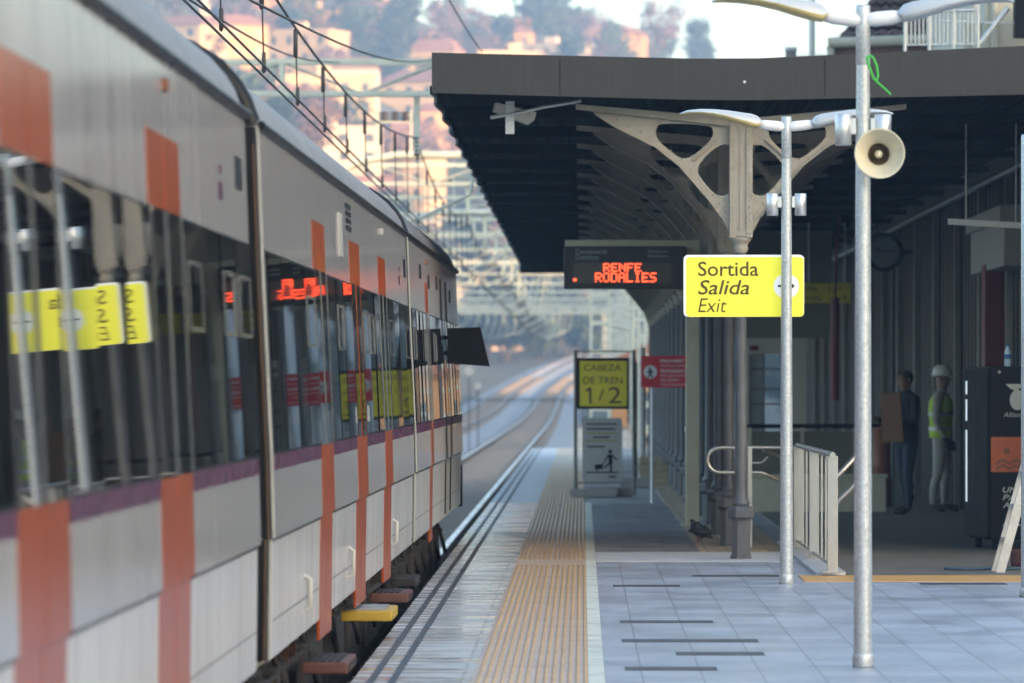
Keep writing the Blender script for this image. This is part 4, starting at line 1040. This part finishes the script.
mb.tube([(0, .05, 0), (.05, 0, 0), (.14, -.03, 0), (.24, -.04, 0), (.34, .02, 0), (.45, .03, 0), (.62, 0, 0), (.9, .05, 0)], .013, 8)
tag(mb.build('hose', 'hose_blue', loc=q), 'thin blue hose lying on the hall floor by the orange strip', 'hose')
D = 35; q = W(1017, 562, D); q.z = 0
t = thing('tool_bag', 'small dark red tool bag on the floor behind the ladder', 'bag', q)
mb = MB(); mb.box(-.05, .3, -.1, .12, 0, .16, 0, .035); mb.build('bag_body', 'bag_red', t)
mb = MB(); mb.tube([(.0, 0, .15), (.03, 0, .22), (.12, 0, .25), (.22, 0, .22), (.25, 0, .15)], .012, 8); mb.build('handle', 'black', t)

# ------------------------------------------------------------------ people
def grow(verts, edges, radii, root=0, sub=1):
    me = bpy.data.meshes.new('sk'); me.from_pydata(verts, edges, []); o = bpy.data.objects.new('sk', me); COL.objects.link(o)
    m = o.modifiers.new('s', 'SKIN'); m.use_smooth_shade = True
    for i, d in enumerate(me.skin_vertices[0].data):
        r_ = radii[i]; d.radius = r_ if isinstance(r_, tuple) else (r_, r_); d.use_root = (i == root)
    s_ = o.modifiers.new('u', 'SUBSURF'); s_.levels = sub; s_.render_levels = sub
    dg = bpy.context.evaluated_depsgraph_get(); dg.update()
    r = bpy.data.meshes.new_from_object(o.evaluated_get(dg)); bpy.data.objects.remove(o); bpy.data.meshes.remove(me); return r
def person(loc, rot, label, arms, mats, classify, head_turn=0.0, stride=.06):
    """figure facing -Y; arms = (left elbow, left hand, right elbow, right hand)"""
    V, E, Rr = [], [], []
    def v(p, r, par=None):
        V.append(Vector(p)); Rr.append(r)
        if par is not None: E.append((par, len(V) - 1))
        return len(V) - 1
    pel = v((0, 0, .95), (.155, .115)); wst = v((0, .0, 1.10), (.145, .105), pel); chs = v((0, -.01, 1.28), (.17, .12), wst); shl = v((0, .01, 1.43), (.12, .095), chs)
    nk = v((0, .0, 1.51), .058, shl); hb = v((0, -.02, 1.575), (.066, .08), nk); hm = v((0, -.02, 1.65), (.074, .092), hb); ht = v((0, -.01, 1.73), (.055, .07), hm)
    for k, sx in enumerate((1, -1)):
        hp = v((sx * .09, 0, .88), .105, pel); fy = -stride * sx
        kn = v((sx * .105, fy * .6 - .015, .48), .068, hp); cf = v((sx * .108, fy * .8 + .02, .34), .062, kn); an = v((sx * .11, fy + .03, .09), .045, cf); to = v((sx * .125, fy - .07, .05), (.045, .042), an); tp_ = v((sx * .13, fy - .15, .035), (.04, .03), to)
        sh = v((sx * .185, .01, 1.405), .068, shl); el = v(arms[2 * k], .045, sh); mid = v(Vector(arms[2 * k]).lerp(Vector(arms[2 * k + 1]), .4), .042, el); wr = v(arms[2 * k + 1], .028, mid)
        d = (Vector(arms[2 * k + 1]) - Vector(arms[2 * k])).normalized()
        side = Vector((0, -1, 0)) if abs(d.y) < .7 else Vector((0, 0, 1))
        side = (side - d * side.dot(d)).normalized(); inw = d.cross(side) * (1 if sx > 0 else -1)
        pm = v(Vector(arms[2 * k + 1]) + d * .06, (.032, .024), wr)
        for f_ in range(4):
            b0 = Vector(arms[2 * k + 1]) + d * .09 + side * (.028 - .019 * f_)
            ln = (.07, .08, .075, .055)[f_]
            k1 = v(b0, .0105, pm); k2 = v(b0 + d * ln * .55 + inw * .012, .0095, k1); v(b0 + d * ln * .9 + inw * .035, .008, k2)
        b0 = Vector(arms[2 * k + 1]) + d * .035 + side * .034
        k1 = v(b0, .012, pm); v(b0 + d * .04 + side * .014 + inw * .018, .010, k1)
    me = grow(V, E, Rr, 0, 2)
    # face: nose, ears, eyes, joined to the same mesh
    for q_ in me.vertices:   # cloth folds
        if .1 < q_.co.z < 1.48 and not (abs(q_.co.x) > .2 and q_.co.z < .98):
            f_ = noise.noise(Vector((q_.co.x * 9, q_.co.y * 9, q_.co.z * 14 + loc.x))) + .6 * noise.noise(Vector((q_.co.x * 20, q_.co.y * 20, q_.co.z * 30)))
            q_.co += q_.normal * f_ * .011
    mb = MB(); mb.mesh(me, 0, None, True)
    mb.ball((0, -.118, 1.645), .016, 0, 1, (.8, 1, 1.5)); mb.ball((.078, -.01, 1.65), .02, 0, 1, (.4, .8, 1.3)); mb.ball((-.078, -.01, 1.65), .02, 0, 1, (.4, .8, 1.3))
    for sx in (-1, 1): mb.ball((sx * .032, -.100, 1.665), .010, 1, 1)
    mb.ball((0, -.102, 1.60), .018, 1, 1, (1.2, .4, .25))
    for i, f in enumerate(mb.f):
        if mb.mi[i] == 0:
            c_ = Vector((0, 0, 0))
            for q_ in f: c_ += Vector(mb.v[q_])
            mb.mi[i] = classify(c_ / len(f))
    bpy.data.meshes.remove(me)
    t = thing('person', label, 'person', loc, rot)
    mb.build('body', mats, t); return t
def cls_common(top, legs, hand):
    def f(c):
        if c.z > 1.525: return 0
        if c.z < .10: return 5
        if c.z < .93 and abs(c.x) < .22 and not (abs(c.x) > .19 and c.z > .6): return legs
        if hand(c): return 4
        return top
    return f
# man in dark clothes, turned to the left, holding a cardboard sheet
q = W(906, 516, 48.9); q.z = 0
t = person(q, R(-58), 'man in dark jacket and jeans standing with a brown cardboard sheet', ((.25, -.06, 1.14), (.18, -.30, 1.12), (-.25, -.05, 1.13), (-.17, -.30, 1.16)), ['skin_tone', 'hair', 'jacket', 'jeans', 'skin_tone', 'boot'], cls_common(2, 3, lambda c: c.y < -.31))
mb = MB(); mb.ball((0, .012, 1.675), .088, 0, 2, (.93, 1.02, 1.12)); mb.v = [p_ for p_ in mb.v]; mb.build('hair', 'hair', t)
mb = MB(); mb.lathe([(.17, .86), (.185, .98), (.178, 1.12), (.205, 1.28), (.185, 1.40), (.10, 1.49)], n=24); mb.v = [(a, b * .76, c_) for a, b, c_ in mb.v]; mb.build('jacket', 'jacket', t)
q3 = W(893, 440, 48.5); q3.z = ZS(442, 48.5)
mb = MB(); mb.box(-.13, .13, -.02, .02, 0, .6, 0, .005); mb.box(-.13, .13, -.024, -.0205, .29, .31)
o = mb.build('cardboard_sheet', 'cardboard', loc=(q3.x, q3.y - .12, q3.z)); o.rotation_euler = (R(4), R(-3), R(-18)); tag(o, 'brown cardboard sheet held by the man in dark clothes', 'cardboard')
# worker in helmet, facing right
q = W(941, 512, 50); q.z = 0
t = person(q, R(78), 'worker in white helmet, yellow safety vest and white trousers facing right', ((.26, .03, 1.14), (.25, -.08, .90), (-.26, .03, 1.14), (-.25, -.10, .90)), ['skin_tone', 'hair', 'work_sleeve', 'work_white', 'glove', 'boot'], cls_common(2, 3, lambda c: c.z < .93 and abs(c.x) > .19))
mb = MB(); mb.lathe([(.125, 1.705), (.130, 1.70), (.110, 1.712), (.108, 1.75), (.095, 1.80), (.06, 1.835), (0, 1.845)], n=28); mb.v = [(a, b * 1.15 - .015 - (.025 if c_ < 1.715 and b < 0 else 0), c_) for a, b, c_ in mb.v]; mb.build('helmet', 'helmet', t)
mb = MB(); mb.lathe([(.185, .93), (.19, 1.0), (.182, 1.12), (.205, 1.28), (.19, 1.38), (.16, 1.43), (.10, 1.48)], n=28); mb.v = [(a, b * .78, c_) for a, b, c_ in mb.v]; vest = mb.build('safety_vest', 'hivis', t)
mb = MB()
for z in (1.02, 1.20): mb.lathe([(.196 if z < 1.1 else .1995, z), (.196 if z < 1.1 else .203, z + .045)], n=28)
mb.v = [(a, b * .79, c_) for a, b, c_ in mb.v]; mb.build('reflective_band', 'reflect', vest)

# pigeon
D = 40.5; q = W(698, 542, D); q.z = 0
t = thing('pigeon', 'dark pigeon standing on the paving beside the beige post', 'pigeon', q, R(168))
V = [Vector(p_) for p_ in ((0, 0, .115), (-.05, 0, .10), (-.10, 0, .07), (-.16, 0, .04), (.035, 0, .145), (.05, 0, .185), (.055, 0, .218), (.088, 0, .212))]
me = grow(V, [(0, 1), (1, 2), (2, 3), (0, 4), (4, 5), (5, 6), (6, 7)], [(.062, .068), (.055, .058), (.032, .03), (.024, .010), .052, .032, .027, .006], 0, 2)
mb = MB(); mb.mesh(me, 0, None, True)
for sx in (-1, 1): mb.ball((-.045, sx * .05, .105), .05, 0, 2, (1.6, .3, .75)); mb.ball((.066, sx * .026, .222), .005, 0, 1)
mb.build('body', 'pigeon', t)
mb = MB()
for sx in (-1, 1):
    mb.tube([(-.005, sx * .025, .06), (0, sx * .025, .006)], .005, 6)
    for a in (-.5, 0, .5, 3.1): mb.tube([(0, sx * .025, .005), (.03 * math.cos(a), sx * .025 + .03 * math.sin(a), .003)], .003, 5)
mb.build('legs', 'pigeon_leg', t)

# ------------------------------------------------------------------ overhead line: gantries, masts, wires
def truss(mb, a, b, hgt, dep, bays, r=.045):
    a, b = Vector(a), Vector(b)
    for dy in (-dep / 2, dep / 2):
        for z in (0, hgt): mb.box(a.x, b.x, a.y + dy - r, a.y + dy + r, a.z + z - r, a.z + z + r)
        for i in range(bays):
            x0 = a.x + (b.x - a.x) * i / bays; x1 = a.x + (b.x - a.x) * (i + 1) / bays
            mb.tube([(x0, a.y + dy, a.z), (x1, a.y + dy, a.z + hgt)] if i % 2 else [(x0, a.y + dy, a.z + hgt), (x1, a.y + dy, a.z)], r * .6, 4)
            if i % 2 == 0: mb.box(x0 - r * .8, x0 + r * .8, a.y + dy - r * .6, a.y + dy + r * .6, a.z, a.z + hgt)
def lattice_mast(t, x, Y, z0, z1, w=.6):
    mb = MB()
    for (a, b) in ((-1, -1), (1, -1), (1, 1), (-1, 1)): mb.box(x + a * w / 2 - .035, x + a * w / 2 + .035, Y + b * w / 2 - .045, Y + b * w / 2 + .045, z0, z1)
    n = int((z1 - z0) / .8)
    for i in range(n):
        za = z0 + (z1 - z0) * i / n; zb_ = z0 + (z1 - z0) * (i + .55) / n
        for dy in (-w / 2, w / 2): mb.box(x - w / 2, x + w / 2, Y + dy - .03, Y + dy + .03, zb_ - .06, zb_ + .06)
        for dx in (-w / 2, w / 2): mb.box(x + dx - .03, x + dx + .03, Y - w / 2, Y + w / 2, zb_ - .06, zb_ + .06)
    mb.build('mast', 'mast', t)
def insul(mb, p, n=4, r=.07, l_=.32):
    for i in range(n): mb.lathe([(0, 0), (r, .01), (r, .04), (0, .06)], (p[0], p[1], p[2] + i * l_ / n), 10)
glab = ['nearest pale green truss gantry above the train roof', 'pale green truss gantry beyond the one with three insulators', 'third truss gantry, just beyond the one near the curved bracket arm']
GD = [67.6, 98, 115, 130, 145, 160, 178, 195, 215, 235, 258, 280, 305, 330, 360, 390]
for i, D in enumerate(GD):
    zb = 6.5 + climb(D); Y = D * DS
    xr = 8.5 if D < 112 else .52 if D == 115 else 2.3
    lb = glab[i] if i < 3 else 'hazy truss gantry far along the tracks'
    t = thing('overhead_gantry', lb, 'gantry', (0, Y, 0), 0, 'gantries over the tracks')
    mb = MB(); truss(mb, (-13.2, 0, zb), (xr, 0, zb), .54 if i == 0 else .46, .5, 16 if xr > 1 else 10, .04); mb.build('truss', 'mast', t)
    lattice_mast(t, -13.2, 0, terrain(-13.2, Y) - .2, zb + .5)
    lattice_mast(t, xr, 0, -1.2 + climb(D) if xr < 3 else 0, zb + .5, .52)
    for tx in (track_x(D, 0), track_x(D, 1)):
        mb = MB(); mb.box(tx - .05, tx + .05, -.05, .05, zb - 1.0, zb); mb.tube([(tx + 1.2, 0, zb), (tx + .9, 0, zb - 1.7), (tx, 0, 4.38 + climb(D))], .03, 6); mb.build('drop_arm', 'mast', t)
        mb = MB(); insul(mb, (tx, 0, zb - 1.05 - .0), 5, .06, .35); mb.build('insulator', 'insulator', t)
# single bracket arms with three insulators on top
for (D, lab) in ((84, 'curved pale bracket arm with three dark insulators on top'), (112, 'far bracket arm with three insulators in front of the hillside')):
    t = thing('bracket_arm', lab, 'bracket arm', (0, D * DS, 0)); z = ZS(155, 84)
    mb = MB(); pts = [(-9.6, 0, z - 3.2), (-6.6, 0, z - 1.2), (-5.4, 0, z - .5), (-4.6, 0, z - .12), (-3.9, 0, z), (-1, 0, z), (8.4, 0, z)]; mb.tube(pts, .085, 8); mb.build('arm', 'mast', t)
    mb = MB(); mb.box(8.3, 8.55, -.12, .12, 0, z + .3); mb.build('mast', 'mast', t)
    mb = MB()
    for k in range(3): 
        x = XS(395, 84) + (k - 1) * .22; insul(mb, (x, 0, z + .72), 3, .10, .2)
    mb.build('insulator', 'insulator', t)
    mb = MB(); x = XS(395, 84); mb.box(x - .36, x - .32, -.02, .02, z + .05, z + .95); mb.box(x + .32, x + .36, -.02, .02, z + .05, z + .95); mb.box(x - .4, x + .4, -.02, .02, z + .68, z + .71); mb.build('bracket', 'mast', t)
# catenary over each line
sup = [-24, 22, 67.6, 98, 130, 160, 195, 235, 280, 330, 390, 450]
for k in (0, 1):
    t = thing('overhead_wire', 'overhead line with droppers above the occupied platform track' if k == 0 else 'overhead line above the second track away from the platform', 'overhead wire', (0, 0, 0))
    cz_ = lambda D: 4.35 + climb(D)
    def mz(D):
        for a, b in zip(sup, sup[1:]):
            if a <= D <= b:
                f = (D - a) / (b - a); sag = .72 if b - a > 40 else .5
                return 5.78 - 4 * sag * f * (1 - f) + climb(D)
        return 5.78 + climb(D)
    Ds = [-24 + 2.0 * i for i in range(237)]
    mb = MB(); mb.tube([(track_x(D, k) - .02, D * DS, mz(D)) for D in Ds], .014, 5, caps=False); mb.build('messenger_wire', 'wire', t)
    for dx in (-.05, .05):
        mb = MB(); mb.tube([(track_x(D, k) + dx, D * DS, cz_(D)) for D in Ds], .012, 5, caps=False); mb.build('contact_wire', 'wire', t)
    D = 2.0
    for i in range(75):
        mb = MB(); x = track_x(D, k); za, zb = cz_(D), mz(D)
        mb.tube([(x, D * DS, za), (x - .02, D * DS, zb)], .008, 5, caps=False)
        mb.lathe([(0, -.02), (.022, 0), (.022, .26), (0, .28)], (x - .02, D * DS, zb - .28), 6); mb.lathe([(0, -.02), (.018, 0), (.018, .16), (0, .18)], (x, D * DS, za), 6)
        mb.build('dropper', 'wire', t); D += 4.15
fw = [((250, 0, 30), (445, 57, 74), 'thin feeder wire slanting down to the canopy corner'), ((160, -20, 30), (340, 62, 66), 'thin feeder wire above the train roof reaching the nearest gantry'), ((447, -4, 60), (482, 52, 66), 'short curved wire above the front corner of the canopy')]
for (a, b, lab) in fw:
    A, B = W(*a), W(*b); pts = [A.lerp(B, i / 12) - Vector((0, 0, .25 * math.sin(math.pi * i / 12) * (A - B).length / 60)) - A for i in range(13)]
    mb = MB(); mb.tube(pts, .012, 5); tag(mb.build('feeder_wire', 'wire', loc=A), lab, 'wire')
# lineside masts, boards, cabinets and a hut beyond the platform
mb = MB(); q = W(632, 440, 118); q.z = -1.1
t = thing('lineside_mast', 'slim pale mast with side arm beyond the end of the platform', 'mast', q)
mb.tube([(0, 0, 0), (0, 0, 4.6)], .07, 8); mb.build('pole', 'mast', t)
mb = MB(); mb.tube([(-.9, 0, 4.5), (0, 0, 4.3)], .05, 6); mb.build('arm', 'mast', t)
D = 150; q = W(636, 425, D); q.z = -1.1
t = thing('lineside_hut', 'small cream hut with reddish roof beyond the end of the platform', 'hut', q)
mb = MB(); mb.box(-.9, 3, 0, 4, 0, 3.5); mb.build('wall', 'house_ochre', t)
mb = MB(); mb.prism_y([(-1.2, 3.5), (3.3, 3.5), (1.05, 4.5)], -.3, 4.3); mb.build('roof', 'house_roof', t)
mb = MB(); mb.box(-.3, .6, -.04, 0.02, 1.2, 2.4); mb.build('window', 'house_pane', t)
for (px, D, w_, h_, lab) in ((612, 108, .9, 1.5, 'white lineside cabinet just beyond the platform end behind the fence'), (624, 116, .7, 1.3, 'smaller grey cabinet to the right of the white one beyond the platform'), (590, 140, 1.2, 1.2, 'low white cabinet beside the tracks beyond the platform end')):
    q = W(px, 440, D); q.z = -1.12 + climb(D)
    t = thing('lineside_cabinet', lab, 'cabinet', q)
    mb = MB(); mb.box(-w_ / 2, w_ / 2, 0, .5, .15, h_, 0, .02); mb.build('box', 'cabinet', t)
    mb = MB(); mb.box(-w_ / 2 - .04, w_ / 2 + .04, -.04, .54, h_ + .002, h_ + .06); mb.build('roof', 'concrete', t)
    mb = MB(); mb.box(-w_ / 2 + .03, w_ / 2 - .03, .04, .46, 0, .148); mb.build('plinth', 'concrete', t)
    mb = MB(); mb.box(-.01, .01, -.02, -.002, .2, h_ - .05); mb.build('door_seam', 'black', t)
for (px, py, D, lab, shp) in ((469, 371, 150, 'white diamond signal board left of the tracks', 4), (478, 386, 150, 'round white marker left of the tracks below the diamond board', 20)):
    q = W(px, py, D)
    t = thing('signal_board', lab, 'signal board', (q.x, q.y, -1.1))
    mb = MB(); rr = .22 if shp == 4 else .13; mb.prism_y([(rr * math.cos(2 * math.pi * i / shp), q.z + 1.1 + rr * math.sin(2 * math.pi * i / shp)) for i in range(shp)], -.02, .02); mb.build('board', 'sign_grey', t)
    mb = MB(); mb.tube([(0, .04, 0), (0, .04, q.z + 1.1)], .025, 6); mb.build('post', 'wire', t)

# ------------------------------------------------------------------ hillside houses and trees
def make_house(kind, w, d, h, storeys, nwin, mat, flat=False):
    t = thing('hillside_house', '', 'house', (0, 0, 0), 0, 'houses on the hillside beyond the tracks')
    mb = MB(); mb.box(-w / 2, w / 2, -d / 2, d / 2, -4, h); mb.build('wall', mat, t)
    mb = MB()
    if flat: mb.box(-w / 2 - .15, w / 2 + .15, -d / 2 - .15, d / 2 + .15, h + .002, h + .5); mb.box(-1, 1.5, -1, 1, h + .5, h + 2.2)
    else:
        e = .5; rh = w * .2
        mb.add([(-w / 2 - e, -d / 2 - e, h), (w / 2 + e, -d / 2 - e, h), (w / 2 + e, d / 2 + e, h), (-w / 2 - e, d / 2 + e, h), (-w / 2 + d * .2, 0, h + rh), (w / 2 - d * .2, 0, h + rh)],
               [(0, 1, 5, 4), (1, 2, 5), (2, 3, 4, 5), (3, 0, 4), (3, 2, 1, 0)])
    mb.build('roof', 'house_roof' if not flat else mat, t)
    sh = h / storeys
    for i in range(storeys):
        for j in range(nwin):
            x = -w / 2 + w * (j + .5) / nwin; mb = MB(); mb.box(x - .55, x + .55, -d / 2 - .06, -d / 2 + .05, sh * i + sh * .3, sh * i + sh * .3 + 1.4); mb.build('window', 'house_pane', t)
    return t
protos = [make_house(0, 11, 9, 6.5, 2, 3, 'house_cream'), make_house(1, 14, 10, 9.5, 3, 4, 'house_white', True), make_house(2, 9, 9, 6, 2, 2, 'house_ochre'), make_house(3, 17, 11, 9, 3, 5, 'house_cream', True), make_house(4, 10, 8, 7, 2, 3, 'house_white')]
htree = {p_.name: kids(p_) for p_ in protos}
hname = ['hazy cream house with hipped roof on the hillside', 'hazy white flat-roofed block on the hillside', 'hazy ochre house on the hillside', 'wide hazy cream flat-roofed block on the hillside', 'hazy white house with hipped roof on the hillside']
spots = []; used = set()
hand = [(395, 62, 640, 3), (325, 92, 600, 1), (250, 30, 640, 4), (480, 150, 560, 1), (505, 178, 545, 3), (415, 215, 548, 0), (285, 75, 660, 0), (445, 95, 650, 0), (230, 75, 560, 2), (350, 40, 720, 4), (300, 15, 760, 3), (420, 30, 760, 0), (468, 60, 760, 1), (500, 95, 700, 2), (365, 145, 575, 0), (340, 175, 560, 2), (530, 120, 640, 4), (550, 60, 820, 0)]
cand = [(XS(px, D), D, k) for (px, py, D, k) in hand]
for _ in range(900):
    D = rnd.uniform(555, 930); px = rnd.uniform(150, 640); cand.append((XS(px, D), D, rnd.randrange(5)))
for (x, D, k) in cand:
    if len(spots) >= 50: break
    if all((x - a) ** 2 + ((D - b) * DS * .55) ** 2 > 15 ** 2 for a, b, _ in spots): spots.append((x, D, k))
for (x, D, k) in spots:
    Y = D * DS; z = terrain(x, Y)
    rz = rnd.uniform(-.5, .5)
    if k in used: o = dup(protos[k], (x, Y, z), rz, tree=htree)
    else: used.add(k); o = protos[k]; o.location = (x, Y, z); o.rotation_euler = (0, 0, rz)
    f = rnd.uniform(.8, 1.15); o.scale = (f, f, rnd.uniform(.85, 1.2)); o['label'] = hname[k]

def tree_mesh(seed, h, r, leaf, n, bare=False, tall=False):
    rn = random.Random(seed); mb = MB()
    mb.tube([(0, 0, -1.0), (.1, 0, h * .35), (-.05, .1, h * .8)], h * .022, 7, 1, h * .008)
    for i in range(7):
        a = rn.uniform(0, 6.28); zz_ = h * rn.uniform(.25, .6); mb.tube([(0, 0, zz_), (math.cos(a) * r * .4, math.sin(a) * r * .4, zz_ + h * .12), (math.cos(a) * r * .8, math.sin(a) * r * .8, zz_ + h * .28)], h * .010, 5, 1, h * .003)
    cl = []
    for i in range(22 if tall else 16):
        a = rn.uniform(0, 6.28); rr = r * math.sqrt(rn.random()) * .85; zc = h * rn.uniform(.35, .95)
        if tall: rr *= (1.15 - zc / h)
        cl.append((math.cos(a) * rr, math.sin(a) * rr, zc, r * (rn.uniform(.45, .7) if tall else rn.uniform(.28, .52))))
    for i in range(n):
        c_ = rn.choice(cl); u = Vector((rn.gauss(0, 1), rn.gauss(0, 1), rn.gauss(0, .8))).normalized() * c_[3] * (rn.random() ** .4)
        p_ = Vector(c_[:3]) + u; nrm = (u.normalized() + Vector((rn.gauss(0, .5), rn.gauss(0, .5), rn.gauss(0, .5)))).normalized()
        a_ = nrm.orthogonal().normalized(); b_ = nrm.cross(a_); l_ = leaf * rn.uniform(.6, 1.3)
        mb.add([p_ - a_ * l_, p_ + b_ * l_ * .6, p_ + a_ * l_, p_ - b_ * l_ * .6], [(0, 1, 2, 3)])
    return mb
TM = [('leaf_green', tree_mesh(1, 9, 4.2, .42, 900)), ('leaf_mauve', tree_mesh(2, 8, 3.6, .30, 800)), ('leaf_rust', tree_mesh(3, 7.5, 3.4, .34, 800)), ('leaf_dark', tree_mesh(4, 11, 3.4, .42, 1500, tall=True))]
tlab = {'leaf_green': 'hazy green tree on the slope beyond the tracks', 'leaf_mauve': 'hazy mauve winter tree on the slope beyond the tracks', 'leaf_rust': 'hazy rust-brown tree on the slope beyond the tracks', 'leaf_dark': 'tall dark hazy tree on the slope beyond the tracks'}
TP = {}
for (m_, mb) in TM:
    o = mb.build('hillside_tree', [m_, 'bark'], recalc=False); TP[m_] = o; tag(o, tlab[m_], 'tree', 'trees on the slopes beyond the tracks')
first = set(); tcount = 0
def put_tree(x, D, m_, sc, label=None):
    global tcount
    Y = D * DS; z = terrain(x, Y)
    if m_ in first: o = TP[m_].copy(); COL.objects.link(o)
    else: first.add(m_); o = TP[m_]
    o.location = (x, Y, z - .3); o.rotation_euler = (0, 0, rnd.uniform(0, 6.28)); o.scale = (sc, sc, sc * rnd.uniform(.85, 1.15)); tcount += 1
    if label: o['label'] = label; 
    return o
kinds = ['leaf_green', 'leaf_mauve', 'leaf_mauve', 'leaf_rust', 'leaf_rust', 'leaf_dark']
for _ in range(4000):
    if tcount > 215: break
    D = rnd.uniform(540, 940); x = XS(rnd.uniform(150, 660), D)
    if any(abs(x - a) < 8 and -20 < (D - b) * DS < 12 for a, b, _ in spots) and rnd.random() < .85: continue
    put_tree(x, D, rnd.choice(kinds), rnd.uniform(.75, 1.5))
for _ in range(34):   # left slope
    D = rnd.uniform(190, 420); x = -rnd.uniform(20, 50); put_tree(x, D, rnd.choice(['leaf_mauve', 'leaf_mauve', 'leaf_dark', 'leaf_green']), rnd.uniform(.8, 1.3))
for _ in range(26):   # valley end by the tracks
    D = rnd.uniform(500, 545); x = XS(rnd.uniform(470, 650), D); put_tree(x, D, rnd.choice(['leaf_dark', 'leaf_dark', 'leaf_green']), rnd.uniform(.7, 1.0))
for _ in range(10):
    D = rnd.uniform(230, 400); x = rnd.uniform(9, 22); put_tree(x, D, rnd.choice(['leaf_dark', 'leaf_green']), rnd.uniform(.5, .8))
for (px, D, sc, m_, lab) in ((537, 915, 1.9, 'leaf_dark', 'tallest hazy tree on the skyline above the canopy corner'), (556, 920, 1.7, 'leaf_dark', None), (577, 925, 1.35, 'leaf_green', 'rounded skyline tree right of the tallest one'), (600, 920, .95, 'leaf_green', 'lower skyline tree at the right end of the clump'), (698, 930, 1.3, 'leaf_dark', 'lone narrow tree on the skyline above the canopy')):
    put_tree(XS(px, D), D, m_, sc, lab)

# ------------------------------------------------------------------ haze, sky, sun, camera
hz = MB(); hz.box(-860, 860, -300, 1500, -2.6, 152)
hm = bpy.data.materials.new('haze'); hm.use_nodes = True
nt = hm.node_tree; nt.nodes.clear(); on = nt.nodes.new('ShaderNodeOutputMaterial'); pv = nt.nodes.new('ShaderNodeVolumePrincipled')
pv.inputs['Density'].default_value = HAZE = .00058; pv.inputs['Color'].default_value = (.56, .77, 1, 1); pv.inputs['Anisotropy'].default_value = .55
nt.links.new(pv.outputs[0], on.inputs['Volume'])
ho = hz.build('haze', hm); ho['kind'] = 'stuff'; ho['label'] = 'pale morning haze filling the valley'; ho.visible_shadow = True

SUN_EL, SUN_AZ = R(11), R(130)
w = bpy.data.worlds.new('World'); S.world = w; w.use_nodes = True
nt = w.node_tree; bg = nt.nodes['Background']; sk = nt.nodes.new('ShaderNodeTexSky'); sk.sky_type = 'NISHITA'; sk.sun_disc = False
sk.sun_elevation = SUN_EL; sk.sun_rotation = SUN_AZ; sk.air_density = 1.0; sk.dust_density = 2.2; sk.ozone_density = 1.0; sk.altitude = 100
nt.links.new(sk.outputs[0], bg.inputs['Color']); bg.inputs['Strength'].default_value = .15
ld = bpy.data.lights.new('sun', 'SUN'); ld.energy = 3.2; ld.angle = R(.5); ld.color = (1, .60, .30)
lo = bpy.data.objects.new('sun', ld); COL.objects.link(lo)
dv_ = Vector((math.sin(SUN_AZ) * math.cos(SUN_EL), math.cos(SUN_AZ) * math.cos(SUN_EL), math.sin(SUN_EL)))
lo.rotation_euler = dv_.to_track_quat('Z', 'Y').to_euler(); lo.location = (0, -20, 60)

cd = bpy.data.cameras.new('camera'); cam = bpy.data.objects.new('camera', cd); COL.objects.link(cam)
cam.location = (0, 0, EYE); cam.rotation_euler = (R(90), 0, 0)
cd.sensor_fit = 'HORIZONTAL'; cd.sensor_width = 36; cd.lens = 36 * FPX / 1024
cd.shift_x = -(PX0 - 512) / 1024; cd.shift_y = (PY0 - 341.5) / 1024
cd.clip_start = .5; cd.clip_end = 6000
cd.dof.use_dof = True; cd.dof.focus_distance = 39; cd.dof.aperture_fstop = 4.3
S.camera = cam
S.view_settings.view_transform = 'Standard'; S.view_settings.look = 'None'; S.view_settings.gamma = 1
S.view_settings.exposure = 2.15
S.render.engine = 'CYCLES'
cy = S.cycles
cy.use_denoising = True; cy.denoiser = 'OPENIMAGEDENOISE'
cy.max_bounces = 6; cy.diffuse_bounces = 1; cy.glossy_bounces = 4; cy.transmission_bounces = 2; cy.volume_bounces = 1
cy.use_adaptive_sampling = True; cy.adaptive_threshold = .02
cy.sample_clamp_indirect = 6
